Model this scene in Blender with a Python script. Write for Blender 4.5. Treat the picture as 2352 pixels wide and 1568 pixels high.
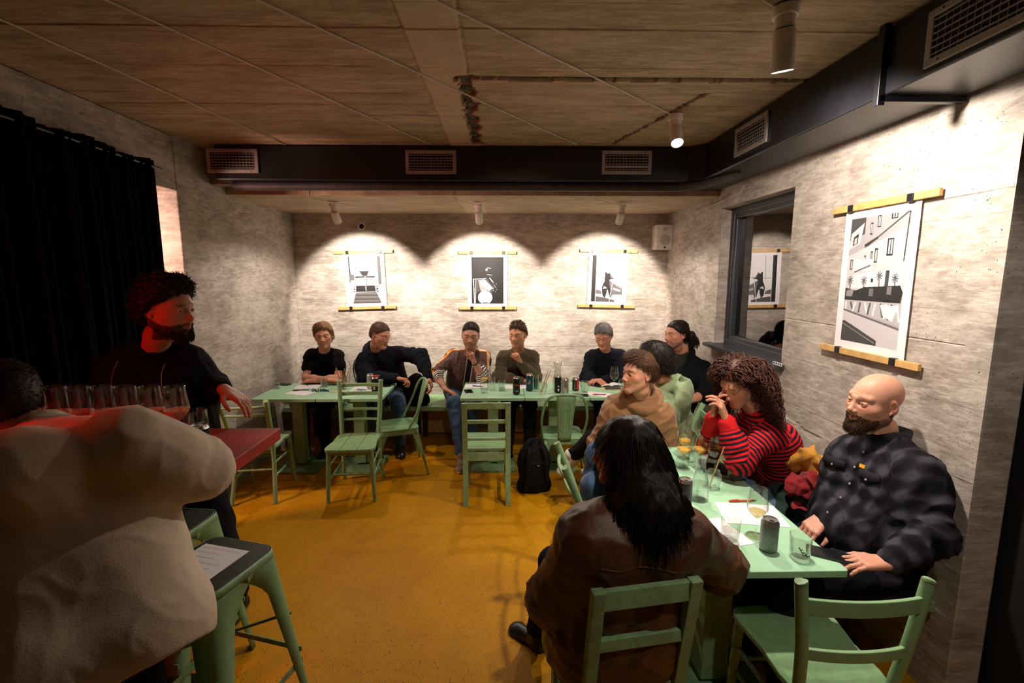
import bpy, bmesh, math, random
import numpy as np
from mathutils import Vector, Matrix
random.seed(7); rng = np.random.default_rng(7)
for o in list(bpy.data.objects): bpy.data.objects.remove(o)
SC = bpy.context.scene
COL = SC.collection
PI = math.pi
# ------------------------------------------------------------------ camera
H = 1.85; PITCH = math.radians(8.04); YAW = math.radians(1.157); F = 1090.0
cam = bpy.data.objects.new('camera', bpy.data.cameras.new('camera')); COL.objects.link(cam)
cam.location = (0, 0, H); cam.rotation_euler = (PI/2 - PITCH, 0, -YAW)
cam.data.sensor_width = 36; cam.data.lens = F/2352*36; cam.data.clip_start = .05
SC.camera = cam
def ray(px, py):
    x, u = px-1176.0, 784.0-py
    fy = F*math.cos(PITCH)+u*math.sin(PITCH); z = u*math.cos(PITCH)-F*math.sin(PITCH)
    return (x*math.cos(YAW)+fy*math.sin(YAW), -x*math.sin(YAW)+fy*math.cos(YAW), z)
def P(px, py, X=None, Y=None, Z=None):
    d = ray(px, py)
    t = X/d[0] if X is not None else (Y/d[1] if Y is not None else (Z-H)/d[2])
    return np.array((d[0]*t, d[1]*t, H+d[2]*t))
# ------------------------------------------------------------------ world, exposure
W = bpy.data.worlds.new('world'); SC.world = W; W.use_nodes = True
W.node_tree.nodes['Background'].inputs[0].default_value = (1, .72, .5, 1)
W.node_tree.nodes['Background'].inputs[1].default_value = .008
SC.view_settings.view_transform = 'Standard'; SC.view_settings.look = 'None'
SC.view_settings.exposure = 0.0; SC.view_settings.gamma = 1.0; SC.view_settings.use_curve_mapping = False
# ------------------------------------------------------------------ lights
def spot(name, loc, aim, power, angle, blend, color=(1, .86, .74), radius=.03):
    l = bpy.data.lights.new(name, 'SPOT'); l.energy = power; l.spot_size = math.radians(angle); l.spot_blend = blend
    l.color = color; l.shadow_soft_size = radius
    o = bpy.data.objects.new(name, l); COL.objects.link(o); o.location = loc
    o.rotation_euler = (Vector(aim)-Vector(loc)).to_track_quat('-Z', 'Y').to_euler()
    return o
def area(name, loc, aim, power, size, color):
    l = bpy.data.lights.new(name, 'AREA'); l.energy = power; l.size = size; l.color = color
    o = bpy.data.objects.new(name, l); COL.objects.link(o); o.location = loc
    o.rotation_euler = (Vector(aim)-Vector(loc)).to_track_quat('-Z', 'Y').to_euler()
    return o
WARM = (1, .875, .76)
NICHE = [(-1.57, 4.6), (-.22, 4.6), (1.13, 4.6)]
SPOT_A = ((1.07, 1.9), (1.89, 2.05, 1.75)); SPOT_B = ((1.06, 3.09), (.6, 2.4, .9))
for i, (x, y) in enumerate(NICHE):
    spot('niche_spot_light', (x, y+.03, 2.24), (x+.0, 5.5, 1.62), 125, 84, .3, WARM, .025)
    spot('niche_spill_light', (x, y+.02, 2.24), (x+.0, 4.5, 0), 34, 168, .4, WARM, .03)
spot('wall_spot_light', (1.10, 1.97, 2.60), (1.89, 2.5, 1.45), 145, 130, .6, WARM, .03)
spot('table_spot_light', (1.03, 3.03, 2.60), SPOT_B[1], 92, 104, .75, WARM, .03)
spot('room_spot_light', (.1, .9, 2.7), (.2, 4.8, .9), 42, 50, .6, (1, .70, .46), .04)
spot('rear_spot_light', (1.07, .5, 2.7), (1.5, 1.9, .7), 45, 80, .5, WARM, .04)
spot('red_lamp_light', (-2.15, 1.0, 1.85), (-1.55, 2.1, 1.5), 26, 110, .5, (1, .015, .01), .05)
area('next_room_light', (-3.1, 2.9, 2.0), (-2.5, 3.7, 1.7), 40, .3, (1, .60, .47))
# ------------------------------------------------------------------ materials
MATS = {}
class NT:
    def __init__(s, name):
        s.m = bpy.data.materials.new(name); s.m.use_nodes = True; s.t = s.m.node_tree; s.n = s.t.nodes
        s.b = s.n['Principled BSDF']; s.out = s.n['Material Output']; MATS[name] = s.m
    def add(s, typ, **kw):
        n = s.n.new(typ)
        for k, v in kw.items(): setattr(n, k, v)
        return n
    def link(s, a, b): s.t.links.new(a, b)
    def coord(s, scale=(1, 1, 1), kind='Object', rot=(0, 0, 0)):
        c = s.add('ShaderNodeTexCoord'); m = s.add('ShaderNodeMapping'); m.inputs['Scale'].default_value = scale
        m.inputs['Rotation'].default_value = rot
        s.link(c.outputs[kind], m.inputs['Vector']); return m.outputs['Vector']
    def noise(s, vec, scale=5, detail=4, rough=.55, out='Fac'):
        n = s.add('ShaderNodeTexNoise'); n.inputs['Scale'].default_value = scale; n.inputs['Detail'].default_value = detail
        n.inputs['Roughness'].default_value = rough; s.link(vec, n.inputs['Vector']); return n.outputs[out]
    def ramp(s, fac, stops, interp='LINEAR'):
        r = s.add('ShaderNodeValToRGB'); r.color_ramp.interpolation = interp; e = r.color_ramp.elements
        while len(e) < len(stops): e.new(.5)
        for q, (p, c) in zip(e, stops):
            q.position = p; q.color = (c, c, c, 1) if not hasattr(c, '__len__') else (*c, 1)
        s.link(fac, r.inputs['Fac']); return r.outputs['Color']
    def mix(s, fac, a, b, mode='MIX'):
        m = s.add('ShaderNodeMix', data_type='RGBA', blend_type=mode)
        for inp, v in ((m.inputs[0], fac), (m.inputs[6], a), (m.inputs[7], b)):
            if hasattr(v, 'links'): s.link(v, inp)
            elif hasattr(v, '__len__'): inp.default_value = (*v, 1)
            else: inp.default_value = v
        return m.outputs[2]
    def attr(s, name, out='Fac'):
        a = s.add('ShaderNodeAttribute'); a.attribute_name = name; return a.outputs[out]
    def math(s, op, a, b=0.0):
        m = s.add('ShaderNodeMath', operation=op)
        for inp, v in ((m.inputs[0], a), (m.inputs[1], b)):
            if hasattr(v, 'links'): s.link(v, inp)
            else: inp.default_value = v
        return m.outputs[0]
    def bump(s, h, strength=.3, dist=.01):
        b = s.add('ShaderNodeBump'); b.inputs['Strength'].default_value = strength; b.inputs['Distance'].default_value = dist
        s.link(h, b.inputs['Height']); s.link(b.outputs['Normal'], s.b.inputs['Normal'])
    def set(s, color=None, rough=.5, metal=0, spec=.5, **kw):
        i = s.b.inputs
        if color is not None:
            if hasattr(color, 'links'): s.link(color, i['Base Color'])
            else: i['Base Color'].default_value = (*color, 1)
        if hasattr(rough, 'links'): s.link(rough, i['Roughness'])
        else: i['Roughness'].default_value = rough
        i['Metallic'].default_value = metal; i['Specular IOR Level'].default_value = spec
        for k, v in kw.items():
            q = i[k.replace('_', ' ')]
            q.default_value = (*v, 1) if hasattr(v, '__len__') and len(v) == 3 and q.type == 'RGBA' else v
        return s.m
def plain(name, color, rough=.5, metal=0, var=.12, vs=14, spec=.5, bump=0, **kw):
    if name in MATS: return MATS[name]
    n = NT(name); v = n.coord(); f = n.noise(v, vs)
    dark = tuple(c*(1-var) for c in color); light = tuple(min(1, c*(1+var)) for c in color)
    col = n.ramp(f, [(.3, dark), (.7, light)])
    if bump: n.bump(n.noise(v, vs*6, 3), bump, .004)
    return n.set(col, rough, metal, spec, **kw)
def concrete(name, axis, c_dark, c_mid, c_light, seed=0, pits=1.0):
    n = NT(name)
    st = {'z': (2.2, 2.2, 5.5), 'y': (1.4, 7, 1.4)}[axis]; fine = {'z': (11, 11, 46), 'y': (6, 52, 6)}[axis]
    v = n.coord(); vs = n.coord(st); vf = n.coord(fine)
    streak = n.noise(vs, 1.7, 8, .72); grain = n.noise(vf, 1.2, 5, .6); blot = n.noise(v, 2.3, 6, .6); fgr = n.noise(v, 60, 4, .6)
    base = n.ramp(streak, [(.27, c_dark), (.47, c_mid), (.68, c_light)])
    g = n.ramp(grain, [(.32, .66), (.56, 1.06)]); base = n.mix(.6, base, g, 'MULTIPLY')
    b2 = n.ramp(blot, [(.32, .62), (.55, 1.0)]); base = n.mix(.55, base, b2, 'MULTIPLY')
    b3 = n.ramp(fgr, [(.3, .8), (.7, 1.08)]); base = n.mix(.5, base, b3, 'MULTIPLY')
    # pale laitance patches
    pt = n.ramp(n.noise(n.coord({'z': (6, 6, 30), 'y': (5, 30, 5)}[axis]), 1.4, 4, .6), [(.54, 0.), (.60, 1.)])
    base = n.mix(n.math('MULTIPLY', pt, .35), base, tuple(min(1, c*1.12) for c in c_light))
    # air holes
    vo = n.add('ShaderNodeTexVoronoi'); vo.inputs['Scale'].default_value = 17; n.link(v, vo.inputs['Vector'])
    dsel = n.math('GREATER_THAN', n.noise(v, 9, 2), .56)
    hole = n.math('MULTIPLY', n.math('LESS_THAN', vo.outputs['Distance'], .075*pits), dsel)
    vo2 = n.add('ShaderNodeTexVoronoi'); vo2.inputs['Scale'].default_value = 46; n.link(v, vo2.inputs['Vector'])
    h2 = n.math('MULTIPLY', n.math('LESS_THAN', vo2.outputs['Distance'], .11*pits), n.math('GREATER_THAN', n.noise(v, 3.1, 3), .53))
    hole = n.math('MAXIMUM', hole, h2)
    base = n.mix(n.math('MULTIPLY', hole, .8), base, (.03, .022, .017))
    if axis == 'y':
        sx = n.add('ShaderNodeSeparateXYZ'); n.link(v, sx.inputs[0]); edge = n.math('MULTIPLY', n.math('SUBTRACT', n.noise(v, 6, 2), .5), .03)
        strip = n.math('LESS_THAN', n.math('ABSOLUTE', n.math('ADD', n.math('ADD', sx.outputs[0], .285), edge)), .112)
        base = n.mix(n.math('MULTIPLY', strip, .75), base, n.ramp(n.noise(v, 12, 5, .6), [(.3, tuple(q*.85 for q in c_light)), (.7, tuple(q*1.1 for q in c_light))]))
        base = n.mix(n.attr('cut'), base, n.ramp(n.noise(v, 50, 5, .7), [(.35, (.05, .032, .02)), (.65, (.17, .12, .075))]))
    hgt = n.math('ADD', n.math('MULTIPLY', grain, .5), n.math('MULTIPLY', fgr, .35))
    hgt = n.math('ADD', hgt, n.math('MULTIPLY', streak, .8)); hgt = n.math('SUBTRACT', hgt, n.math('MULTIPLY', hole, 1.4))
    n.bump(hgt, .75, .006)
    return n.set(base, .85, 0, .25)
M_WALL = concrete('wall_concrete', 'z', (.27, .225, .185), (.43, .37, .315), (.60, .535, .475))
M_CEIL = concrete('ceiling_concrete', 'y', (.29, .205, .13), (.45, .335, .225), (.60, .46, .33), pits=.7)
M_FRAC = plain('broken_concrete', (.26, .19, .13), .95, var=.4, vs=30, bump=.8)
def floor_mat():
    n = NT('ochre_floor'); v = n.coord()
    base = n.ramp(n.noise(v, 1.6, 6, .6), [(.3, (.50, .205, .002)), (.7, (.62, .29, .003))])
    vo = n.add('ShaderNodeTexVoronoi'); vo.inputs['Scale'].default_value = 75; n.link(v, vo.inputs['Vector'])
    sp = n.math('MULTIPLY', n.math('LESS_THAN', vo.outputs['Distance'], .2), n.math('GREATER_THAN', n.noise(v, 26, 2), .5))
    vo2 = n.add('ShaderNodeTexVoronoi'); vo2.inputs['Scale'].default_value = 150; n.link(v, vo2.inputs['Vector'])
    sp2 = n.math('MULTIPLY', n.math('LESS_THAN', vo2.outputs['Distance'], .22), n.math('GREATER_THAN', n.noise(v, 11, 2), .5))
    col = n.mix(n.math('MULTIPLY', n.math('MAXIMUM', sp, sp2), .85), base, (.02, .012, .006))
    n.bump(n.noise(v, 40, 4), .12, .003)
    return n.set(col, .5, 0, .14)
M_FLOOR = floor_mat()
def mint(name, c, worn=.5):
    n = NT(name); v = n.coord()
    base = n.ramp(n.noise(v, 6, 4), [(.3, tuple(q*.9 for q in c)), (.7, c)])
    ge = n.add('ShaderNodeNewGeometry')
    edge = n.math('MULTIPLY', n.ramp(ge.outputs['Pointiness'], [(.52, 0.), (.6, 1.)]), n.ramp(n.noise(v, 22, 5, .7), [(.46, 0.), (.56, 1.)]))
    dots = n.ramp(n.noise(v, 34, 3, .6), [(.70, 0.), (.74, 1.)])
    f = n.math('MULTIPLY', n.math('MAXIMUM', edge, dots), worn)
    col = n.mix(f, base, (.13, .13, .08))
    n.bump(n.noise(v, 70, 3), .12, .002)
    return n.set(col, .42, 0, .4)
M_MINT = mint('mint_paint', (.27, .46, .225)); M_MINTM = mint('mint_metal', (.20, .37, .18), .45)
M_TOP = mint('mint_tabletop', (.36, .62, .40), .25)
M_BLACK = plain('black_duct', (.007, .007, .009), .36, var=.5, vs=5, spec=.45, bump=.25)
M_BLACKM = plain('black_metal', (.012, .012, .014), .35)
M_ALU = plain('grey_vent_metal', (.34, .31, .29), .45, .35)
M_VOID = plain('vent_void', (.004, .004, .004), .9)
M_WHITE = plain('white_enamel', (.75, .72, .68), .4)
M_CABLE = plain('cable_white', (.62, .55, .46), .5)
M_WOOD = plain('pale_pine', (.60, .36, .13), .5, var=.18, vs=25)
M_FRAME = plain('anthracite_frame', (.035, .037, .045), .42)
M_PAPER = plain('white_paper', (.80, .77, .78), .8, var=.03)
def emis(name, c, s):
    n = NT(name); n.set((0, 0, 0), .5); n.b.inputs['Emission Color'].default_value = (*c, 1); n.b.inputs['Emission Strength'].default_value = s
    return n.m
M_LAMP = emis('lamp_lens', (1, .95, .95), 25)
M_LAMPD = emis('lamp_lens_dim', (1, .9, .8), 2.5)
def glass(name, tint=(.97, .98, .96), rough=.0, ior=1.45, boost=1.0):
    n = NT(name); t = n.add('ShaderNodeBsdfTransparent'); t.inputs[0].default_value = (*tint, 1)
    g = n.add('ShaderNodeBsdfGlossy'); g.inputs['Roughness'].default_value = rough; f0 = ((ior-1)/(ior+1))**2*boost
    lw = n.add('ShaderNodeLayerWeight'); lw.inputs['Blend'].default_value = .5
    f = n.math('ADD', n.math('MULTIPLY', n.math('POWER', lw.outputs['Facing'], 3.0), .95), f0)
    mx = n.add('ShaderNodeMixShader'); n.link(f, mx.inputs[0]); n.link(t.outputs[0], mx.inputs[1]); n.link(g.outputs[0], mx.inputs[2]); n.link(mx.outputs[0], n.out.inputs['Surface'])
    return n.m
M_GLASS = glass('clear_glass', (.985, .99, .985), .02, 1.5, 1.8)
M_WATER = glass('water', (.95, .97, .955), .0, 1.33, 2.0)
M_PANE = glass('window_glass', (.3, .3, .3), .0, 1.9, .9)
# ------------------------------------------------------------------ mesh builder
def setp(o, label=None, cat=None, group=None, kind=None):
    for k, v in (('label', label), ('category', cat), ('group', group), ('kind', kind)):
        if v: o[k] = v
    return o
def link_mesh(name, me, mat, parent=None, smooth=True, bevel=0, sub=0):
    for m in (mat if isinstance(mat, (list, tuple)) else [mat]): me.materials.append(m)
    if smooth is not None and len(me.polygons): me.polygons.foreach_set('use_smooth', np.full(len(me.polygons), bool(smooth)))
    o = bpy.data.objects.new(name, me); COL.objects.link(o)
    if parent is not None: o.parent = parent
    if bevel:
        b = o.modifiers.new('bevel', 'BEVEL'); b.width = bevel; b.segments = 2; b.limit_method = 'ANGLE'; b.angle_limit = .6
        b.harden_normals = False
    if sub: s = o.modifiers.new('sub', 'SUBSURF'); s.levels = sub; s.render_levels = sub
    return o
def thing(name, label, cat, loc=(0, 0, 0), rz=0, group=None):
    o = bpy.data.objects.new(name, None); COL.objects.link(o); o.location = [float(q) for q in loc]; o.rotation_euler = (0, 0, rz)
    o.empty_display_size = .1
    return setp(o, label, cat, group)
def frame_of(d):
    d = Vector(d).normalized(); a = Vector((0, 0, 1)) if abs(d.z) < .9 else Vector((1, 0, 0))
    u = a.cross(d).normalized(); return u, d.cross(u).normalized()
class MB:
    def __init__(s): s.v = []; s.f = []; s.mi = []; s.cur = 0
    def _add(s, vs, fs):
        b = len(s.v); s.v += [tuple(map(float, q)) for q in vs]; s.f += [tuple(b+i for i in q) for q in fs]; s.mi += [s.cur]*len(fs)
        return s
    def box(s, c, d, R=None):
        x, y, z = (q/2 for q in d)
        vs = [Vector(q) for q in ((-x,-y,-z),(x,-y,-z),(x,y,-z),(-x,y,-z),(-x,-y,z),(x,-y,z),(x,y,z),(-x,y,z))]
        if R is not None: vs = [R @ q for q in vs]
        vs = [q+Vector([float(t) for t in c]) for q in vs]
        return s._add(vs, [(0,3,2,1),(4,5,6,7),(0,1,5,4),(1,2,6,5),(2,3,7,6),(3,0,4,7)])
    def rbox(s, c, d, r=.005, seg=3, R=None):          # slab with rounded vertical corners
        x, y, z = d[0]/2-r, d[1]/2-r, d[2]/2; o = []
        for q, (sx, sy) in enumerate(((1, 1), (-1, 1), (-1, -1), (1, -1))):
            for k in range(seg+1):
                a = q*PI/2+k*PI/2/seg; o.append((sx*x+r*math.cos(a), sy*y+r*math.sin(a)))
        return s.prism(o, -z, z, c, R)
    def prism(s, outline, z0, z1, c=(0, 0, 0), R=None):
        n = len(outline); vs = [Vector((x, y, z0)) for x, y in outline]+[Vector((x, y, z1)) for x, y in outline]
        if R is not None: vs = [R @ q for q in vs]
        vs = [q+Vector([float(t) for t in c]) for q in vs]
        return s._add(vs, [tuple(range(n-1, -1, -1)), tuple(range(n, 2*n))]+[(i, (i+1) % n, n+(i+1) % n, n+i) for i in range(n)])
    def tube(s, pts, r, n=10, closed=False, flat=1.0, up=None, caps=True):
        pts = [Vector([float(t) for t in p]) for p in pts]; k = len(pts); rs = r if hasattr(r, '__len__') else [r]*k
        u0 = None; vs = []
        for i, p in enumerate(pts):
            d = (pts[(i+1) % k]-pts[i-1]) if closed else (pts[min(i+1, k-1)]-pts[max(i-1, 0)])
            if d.length < 1e-9: d = Vector((0, 0, 1))
            d.normalize()
            if u0 is None:
                u = Vector(up)-d*Vector(up).dot(d) if up is not None else frame_of(d)[0]
            else: u = u0-d*u0.dot(d)
            u.normalize(); w = d.cross(u); u0 = u
            for j in range(n):
                a = 2*PI*j/n; vs.append(p+u*math.cos(a)*rs[i]+w*math.sin(a)*rs[i]*flat)
        fs = [(i*n+j, i*n+(j+1) % n, ((i+1) % k)*n+(j+1) % n, ((i+1) % k)*n+j) for i in range(k if closed else k-1) for j in range(n)]
        if not closed and caps: fs += [tuple(range(n-1, -1, -1)), tuple((k-1)*n+j for j in range(n))]
        return s._add(vs, fs)
    def lathe(s, prof, n=32, c=(0, 0, 0), R=None, close=False):
        vs = []; k = len(prof)
        for (r, z) in prof:
            for j in range(n):
                a = 2*PI*j/n; vs.append(Vector((r*math.cos(a), r*math.sin(a), z)))
        if R is not None: vs = [R @ q for q in vs]
        vs = [q+Vector([float(t) for t in c]) for q in vs]
        fs = [(i*n+j, i*n+(j+1) % n, (i+1)*n+(j+1) % n, (i+1)*n+j) for i in range(k-1) for j in range(n)]
        if close: fs += [tuple(range(n-1, -1, -1)), tuple((k-1)*n+j for j in range(n))]
        return s._add(vs, fs)
    def ball(s, c, r, n=12, R=None):
        r = r if hasattr(r, '__len__') else (r, r, r)
        prof = [(math.sin(PI*i/n), -math.cos(PI*i/n)) for i in range(n+1)]; b = len(s.v)
        s.lathe([(max(q, 1e-4), z) for q, z in prof], n*2)
        for i in range(b, len(s.v)):
            v = Vector(s.v[i]); v = Vector((v.x*r[0], v.y*r[1], v.z*r[2]))
            if R is not None: v = R @ v
            s.v[i] = tuple(v+Vector([float(t) for t in c]))
        return s
    def quad(s, *p): return s._add(p, [tuple(range(len(p)))])
    def mat(s, i): s.cur = i; return s
    def build(s, name, mat, parent=None, smooth=False, bevel=0, sub=0, auto=True):
        me = bpy.data.meshes.new(name); me.from_pydata(s.v, [], s.f); me.update()
        if any(s.mi): me.polygons.foreach_set('material_index', s.mi)
        o = link_mesh(name, me, mat, parent, smooth, bevel, sub)
        if smooth and auto:
            try: me.set_sharp_from_angle(angle=math.radians(38))
            except Exception: pass
        return o
def copy_tree(o, parent=None):
    c = o.copy(); COL.objects.link(c)
    if parent is not None: c.parent = parent; c.matrix_parent_inverse = o.matrix_parent_inverse
    for ch in [q for q in KIDS(o)]: copy_tree(ch, c)
    return c
def KIDS(o): return [q for q in COL.objects if q.parent == o]
def clone(o, loc, rz=0, label=None, group=None):
    c = copy_tree(o); c.location = [float(q) for q in loc]; c.rotation_euler = (0, 0, rz)
    setp(c, label, None, group); return c
def bez(pts, n=12):                                   # smooth path through points (Catmull-Rom)
    p = [np.array(q, float) for q in pts]; p = [2*p[0]-p[1]]+p+[2*p[-1]-p[-2]]; out = []
    for i in range(1, len(p)-2):
        for k in range(n):
            t = k/n; a, b, c, d = p[i-1:i+3]
            out.append(.5*((2*b)+(c-a)*t+(2*a-5*b+4*c-d)*t*t+(3*b-a-3*c+d)*t**3))
    out.append(p[-2]); return out
# ------------------------------------------------------------------ the room
WXL, WXR, YB, ZC, ZN, YN = -2.35, 1.89, 5.5, 2.83, 2.50, 4.22
def vnoise(x, y, seed=0, f=1.0):                      # cheap smooth pseudo noise
    r = np.random.default_rng(seed); s = 0
    for k in range(7):
        a = r.uniform(0, 2*PI); w = f*r.uniform(.6, 2.6)*(1+k*.35); p = r.uniform(0, 6.28)
        s = s+np.sin((x*math.cos(a)+y*math.sin(a))*w*2+p+1.3*np.sin((x*math.sin(a)-y*math.cos(a))*w*1.3+p*2))/(1+k*.5)
    return s/3.2
def lines_for(lo, hi, step, edges, g=.005):
    v = set(np.round(np.arange(lo, hi+1e-6, step), 4).tolist()+[hi])
    for e in edges:
        if lo+g < e < hi-g:
            v = {q for q in v if abs(q-e) > g*1.4 or q in (lo, hi)}
            v |= {e-g, e, e+g}
    return np.array(sorted(v))
def board_wall(name, origin, U, V, N, lu, lv, edges, mat, seed=0, step=.04, vstep=.04, hole=None, extra=None, amp=.0022, ures=None, kind='structure', strong=()):
    """cast wall: horizontal board marks run along U, stacked along V; N points into the room"""
    u = lines_for(0, lu, ures or step, []); v = lines_for(0, lv, vstep, edges)
    if hole is not None:
        u = np.array(sorted({*u.tolist(), hole[0], hole[1]})); v = np.array(sorted({*v.tolist(), hole[2], hole[3]}))
    r = np.random.default_rng(seed); off = r.uniform(-amp, amp, len(edges)+1)
    uu, vv = np.meshgrid(u, v, indexing='ij')
    idx = np.searchsorted(np.array(edges), vv); h = off[idx]
    for e in edges:
        dpt = 1.3 if any(abs(e-q) < .004 for q in strong) else r.uniform(.0, .22 if strong else .6)
        h = h-np.where(np.abs(vv-e) < .002, .004*dpt*(.55+.45*np.sin(uu*r.uniform(1, 4)+r.uniform(0, 6))), 0)
    h = h+.0015*vnoise(uu*3, vv*6, seed+3)
    if extra is not None: h = h+extra(uu, vv)
    h[0, :] = h[-1, :] = 0; h[:, 0] = h[:, -1] = 0
    o, U, V, N = (np.array(q, float) for q in (origin, U, V, N))
    pts = o+uu[..., None]*U+vv[..., None]*V+h[..., None]*N
    nu, nv = len(u), len(v); i, j = np.meshgrid(np.arange(nu-1), np.arange(nv-1), indexing='ij'); i = i.ravel(); j = j.ravel()
    if hole is not None:
        cu = (u[i]+u[i+1])/2; cv = (v[j]+v[j+1])/2; keep = ~((cu > hole[0]) & (cu < hole[1]) & (cv > hole[2]) & (cv < hole[3])); i = i[keep]; j = j[keep]
    a = i*nv+j; q = np.stack([a, a+nv, a+nv+1, a+1], 1)
    if np.dot(np.cross(U, V), N) < 0: q = q[:, ::-1]
    me = bpy.data.meshes.new(name); me.from_pydata(pts.reshape(-1, 3).tolist(), [], q.tolist()); me.update()
    if extra is not None and name == 'ceiling':
        cut = np.clip(-(extra(uu, vv)+.006)/.008, 0, 1).ravel(); at = me.attributes.new('cut', 'FLOAT', 'POINT'); at.data.foreach_set('value', cut.astype(np.float32))
    ob = link_mesh(name, me, mat, None, False); ob['kind'] = kind; return ob
def rand_edges(hi, seed, lo=.1, w=(.09, .2)):
    r = np.random.default_rng(seed); e = []; z = lo
    while z < hi: e.append(round(z, 3)); z += r.uniform(*w)
    return e
f = MB(); f.box((-.9, 2.4, -.03), (5.9, 6.4, .06)); setp(f.build('floor', M_FLOOR), kind='structure')
EB = [.12, .27, .4, .52, .66, .78, .90, 1.01, 1.16, 1.31, 1.44, 1.56, 1.70, 1.84, 1.98, 2.08, 2.167, 2.28, 2.39]; ES = (1.01, 1.56, 2.167, .52)
board_wall('wall_back', (WXL, YB, 0), (1, 0, 0), (0, 0, 1), (0, -1, 0), WXR-WXL, ZN+.02, EB, M_WALL, 1, strong=ES, amp=.0012)
# left wall beyond the doorway, its header, and the jamb
board_wall('wall_left', (WXL, 3.598, 0), (0, 1, 0), (0, 0, 1), (1, 0, 0), YB-3.6, ZC, rand_edges(2.8, 5, .12, (.16, .42)), M_WALL, 2, amp=.0015, strong=(9.,))
b = MB(); b.box((WXL-.143, 1.95, 2.64), (.28, 3.5, .38)); b.box((WXL-.145, 3.6+.062, 1.225), (.28, .12, 2.45)); b.box((WXL-.14, .1, 1.4), (.28, .2, 2.8))
setp(b.build('wall_doorway', M_WALL, bevel=.006), kind='structure')
b = MB(); b.box((-3.85, 2.0, 1.4), (.1, 4.4, 2.9)); b.box((-3.1, 4.2, 1.4), (1.4, .1, 2.9)); b.box((-3.1, 2.0, 2.88), (1.6, 4.5, .08))
setp(b.build('wall_next_room', M_WALL), kind='structure')
# right wall with the window opening
WY0, WY1, WZ0, WZ1 = 3.13, 4.16, 1.235, 2.41
def rw_extra(u, v):
    c = np.abs(v-(1.0+.10*np.sin(u*1.1)+.018*vnoise(u*9, u*0, 4)-.05*u)); return -.006*(c < .012)
board_wall('wall_right', (WXR, YB, 0), (0, -1, 0), (0, 0, 1), (-1, 0, 0), YB-1.77, ZC, EB+[2.55, 2.69], M_WALL, 4, hole=(YB-WY1, YB-WY0, WZ0, WZ1), extra=rw_extra, strong=(1.56, 2.167), amp=.0012)
b = MB(); b.box((WXR+.075, 1.77+.06, ZC/2), (.149, .119, ZC)); setp(b.build('wall_end', M_WALL, bevel=.01), kind='structure')
b = MB(); t = .28
b.box((WXR+t/2+.001, WY0-.02, (WZ0+WZ1)/2), (t, .04, WZ1-WZ0+.08)); b.box((WXR+t/2+.001, WY1+.02, (WZ0+WZ1)/2), (t, .04, WZ1-WZ0+.08))
b.box((WXR+t/2+.001, (WY0+WY1)/2, WZ1+.02), (t, WY1-WY0, .04)); b.box((WXR+t/2+.001, (WY0+WY1)/2, WZ0-.02), (t, WY1-WY0, .04))
setp(b.build('wall_window_reveal', M_WALL), kind='structure')
# ceiling with board marks, a smooth strip and chased channels
CX0, CX1, CY0 = WXL-.0, WXR, -.9
def ceil_extra(u, v):                                 # u = x-CX0, v = y-CY0 ; N points down, negative = into the slab
    x = u+CX0; y = v+CY0; n = vnoise(x*22, y*22, 9); n2 = vnoise(x*6, y*6, 12)
    h = np.where((x > -.40+.01*n2) & (x < -.17+.012*n2), .004, 0)
    h = h+np.where((np.abs(x+.40) < .008) | ((np.abs(x+.17) < .008) & (y < 2.5)), -.006, 0)
    w = .022+.012*n2+.010*n
    a = (np.abs(y-2.56-.012*n2) < w) & (x > -.24) & (x < 1.60); b_ = (np.abs(x+.19-.02*n2) < w*1.6) & (y > 2.53) & (y < 3.8)
    tt = (y-2.75)/(3.78-2.75); c = (np.abs(x-(1.12-.28*tt)) < w*.6) & (tt > 0) & (tt < 1)
    return h-np.where(a | b_ | c, .022+.012*n, 0)
CE = [0.12, .3, .47, .64, .80, .97, 1.14, 1.31, 1.46, 1.62, 1.78, 1.95, 2.12, 2.29, 2.45, 2.62, 2.78, 2.97, 3.165, 3.33, 3.52, 3.68, 3.85, 4.03, 4.2, 4.4, 4.6]
board_wall('ceiling', (CX0, CY0, ZC), (1, 0, 0), (0, 1, 0), (0, 0, -1), CX1-CX0, YN-CY0, [e for e in CE], M_CEIL, 6, ures=.014, vstep=.014, extra=ceil_extra, amp=.003)
# beam over the niche and the niche soffit
b = MB(); b.box(((WXL+WXR)/2, YN+.65, (ZC+ZN)/2+.01), (WXR-WXL, 1.3, ZC-ZN-.02)); 
ob = b.build('ceiling_niche', M_CEIL, bevel=.006); setp(ob, kind='structure')
# closing slab over the ceiling so no light leaks in
b = MB(); b.box((-.3, 2.2, ZC+.12), (4.9, 6.8, .1)); setp(b.build('ceiling_slab', M_CEIL), kind='structure')
# window
b = MB(); xw = 1.975; fw = .055
for (y0, y1, z0, z1) in ((WY0, WY1, WZ1-fw, WZ1), (WY0, WY1, WZ0, WZ0+fw), (WY0, WY0+fw, WZ0+fw, WZ1-fw), (WY1-fw, WY1, WZ0+fw, WZ1-fw)):
    b.box((xw+.05, (y0+y1)/2, (z0+z1)/2), (.10, y1-y0, z1-z0))
win = b.build('window_1', M_FRAME, bevel=.004); win['kind'] = 'structure'
b = MB(); i0, i1, k0, k1 = WY0+fw-.01, WY1-fw+.01, WZ0+fw-.01, WZ1-fw+.01; sw = .045
for (y0, y1, z0, z1) in ((i0, i1, k1-sw, k1), (i0, i1, k0, k0+sw), (i0, i0+sw, k0+sw, k1-sw), (i1-sw, i1, k0+sw, k1-sw)):
    b.box((xw+.055, (y0+y1)/2, (z0+z1)/2), (.09, y1-y0, z1-z0))
b.build('window_sash', M_FRAME, win, bevel=.006)
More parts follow.
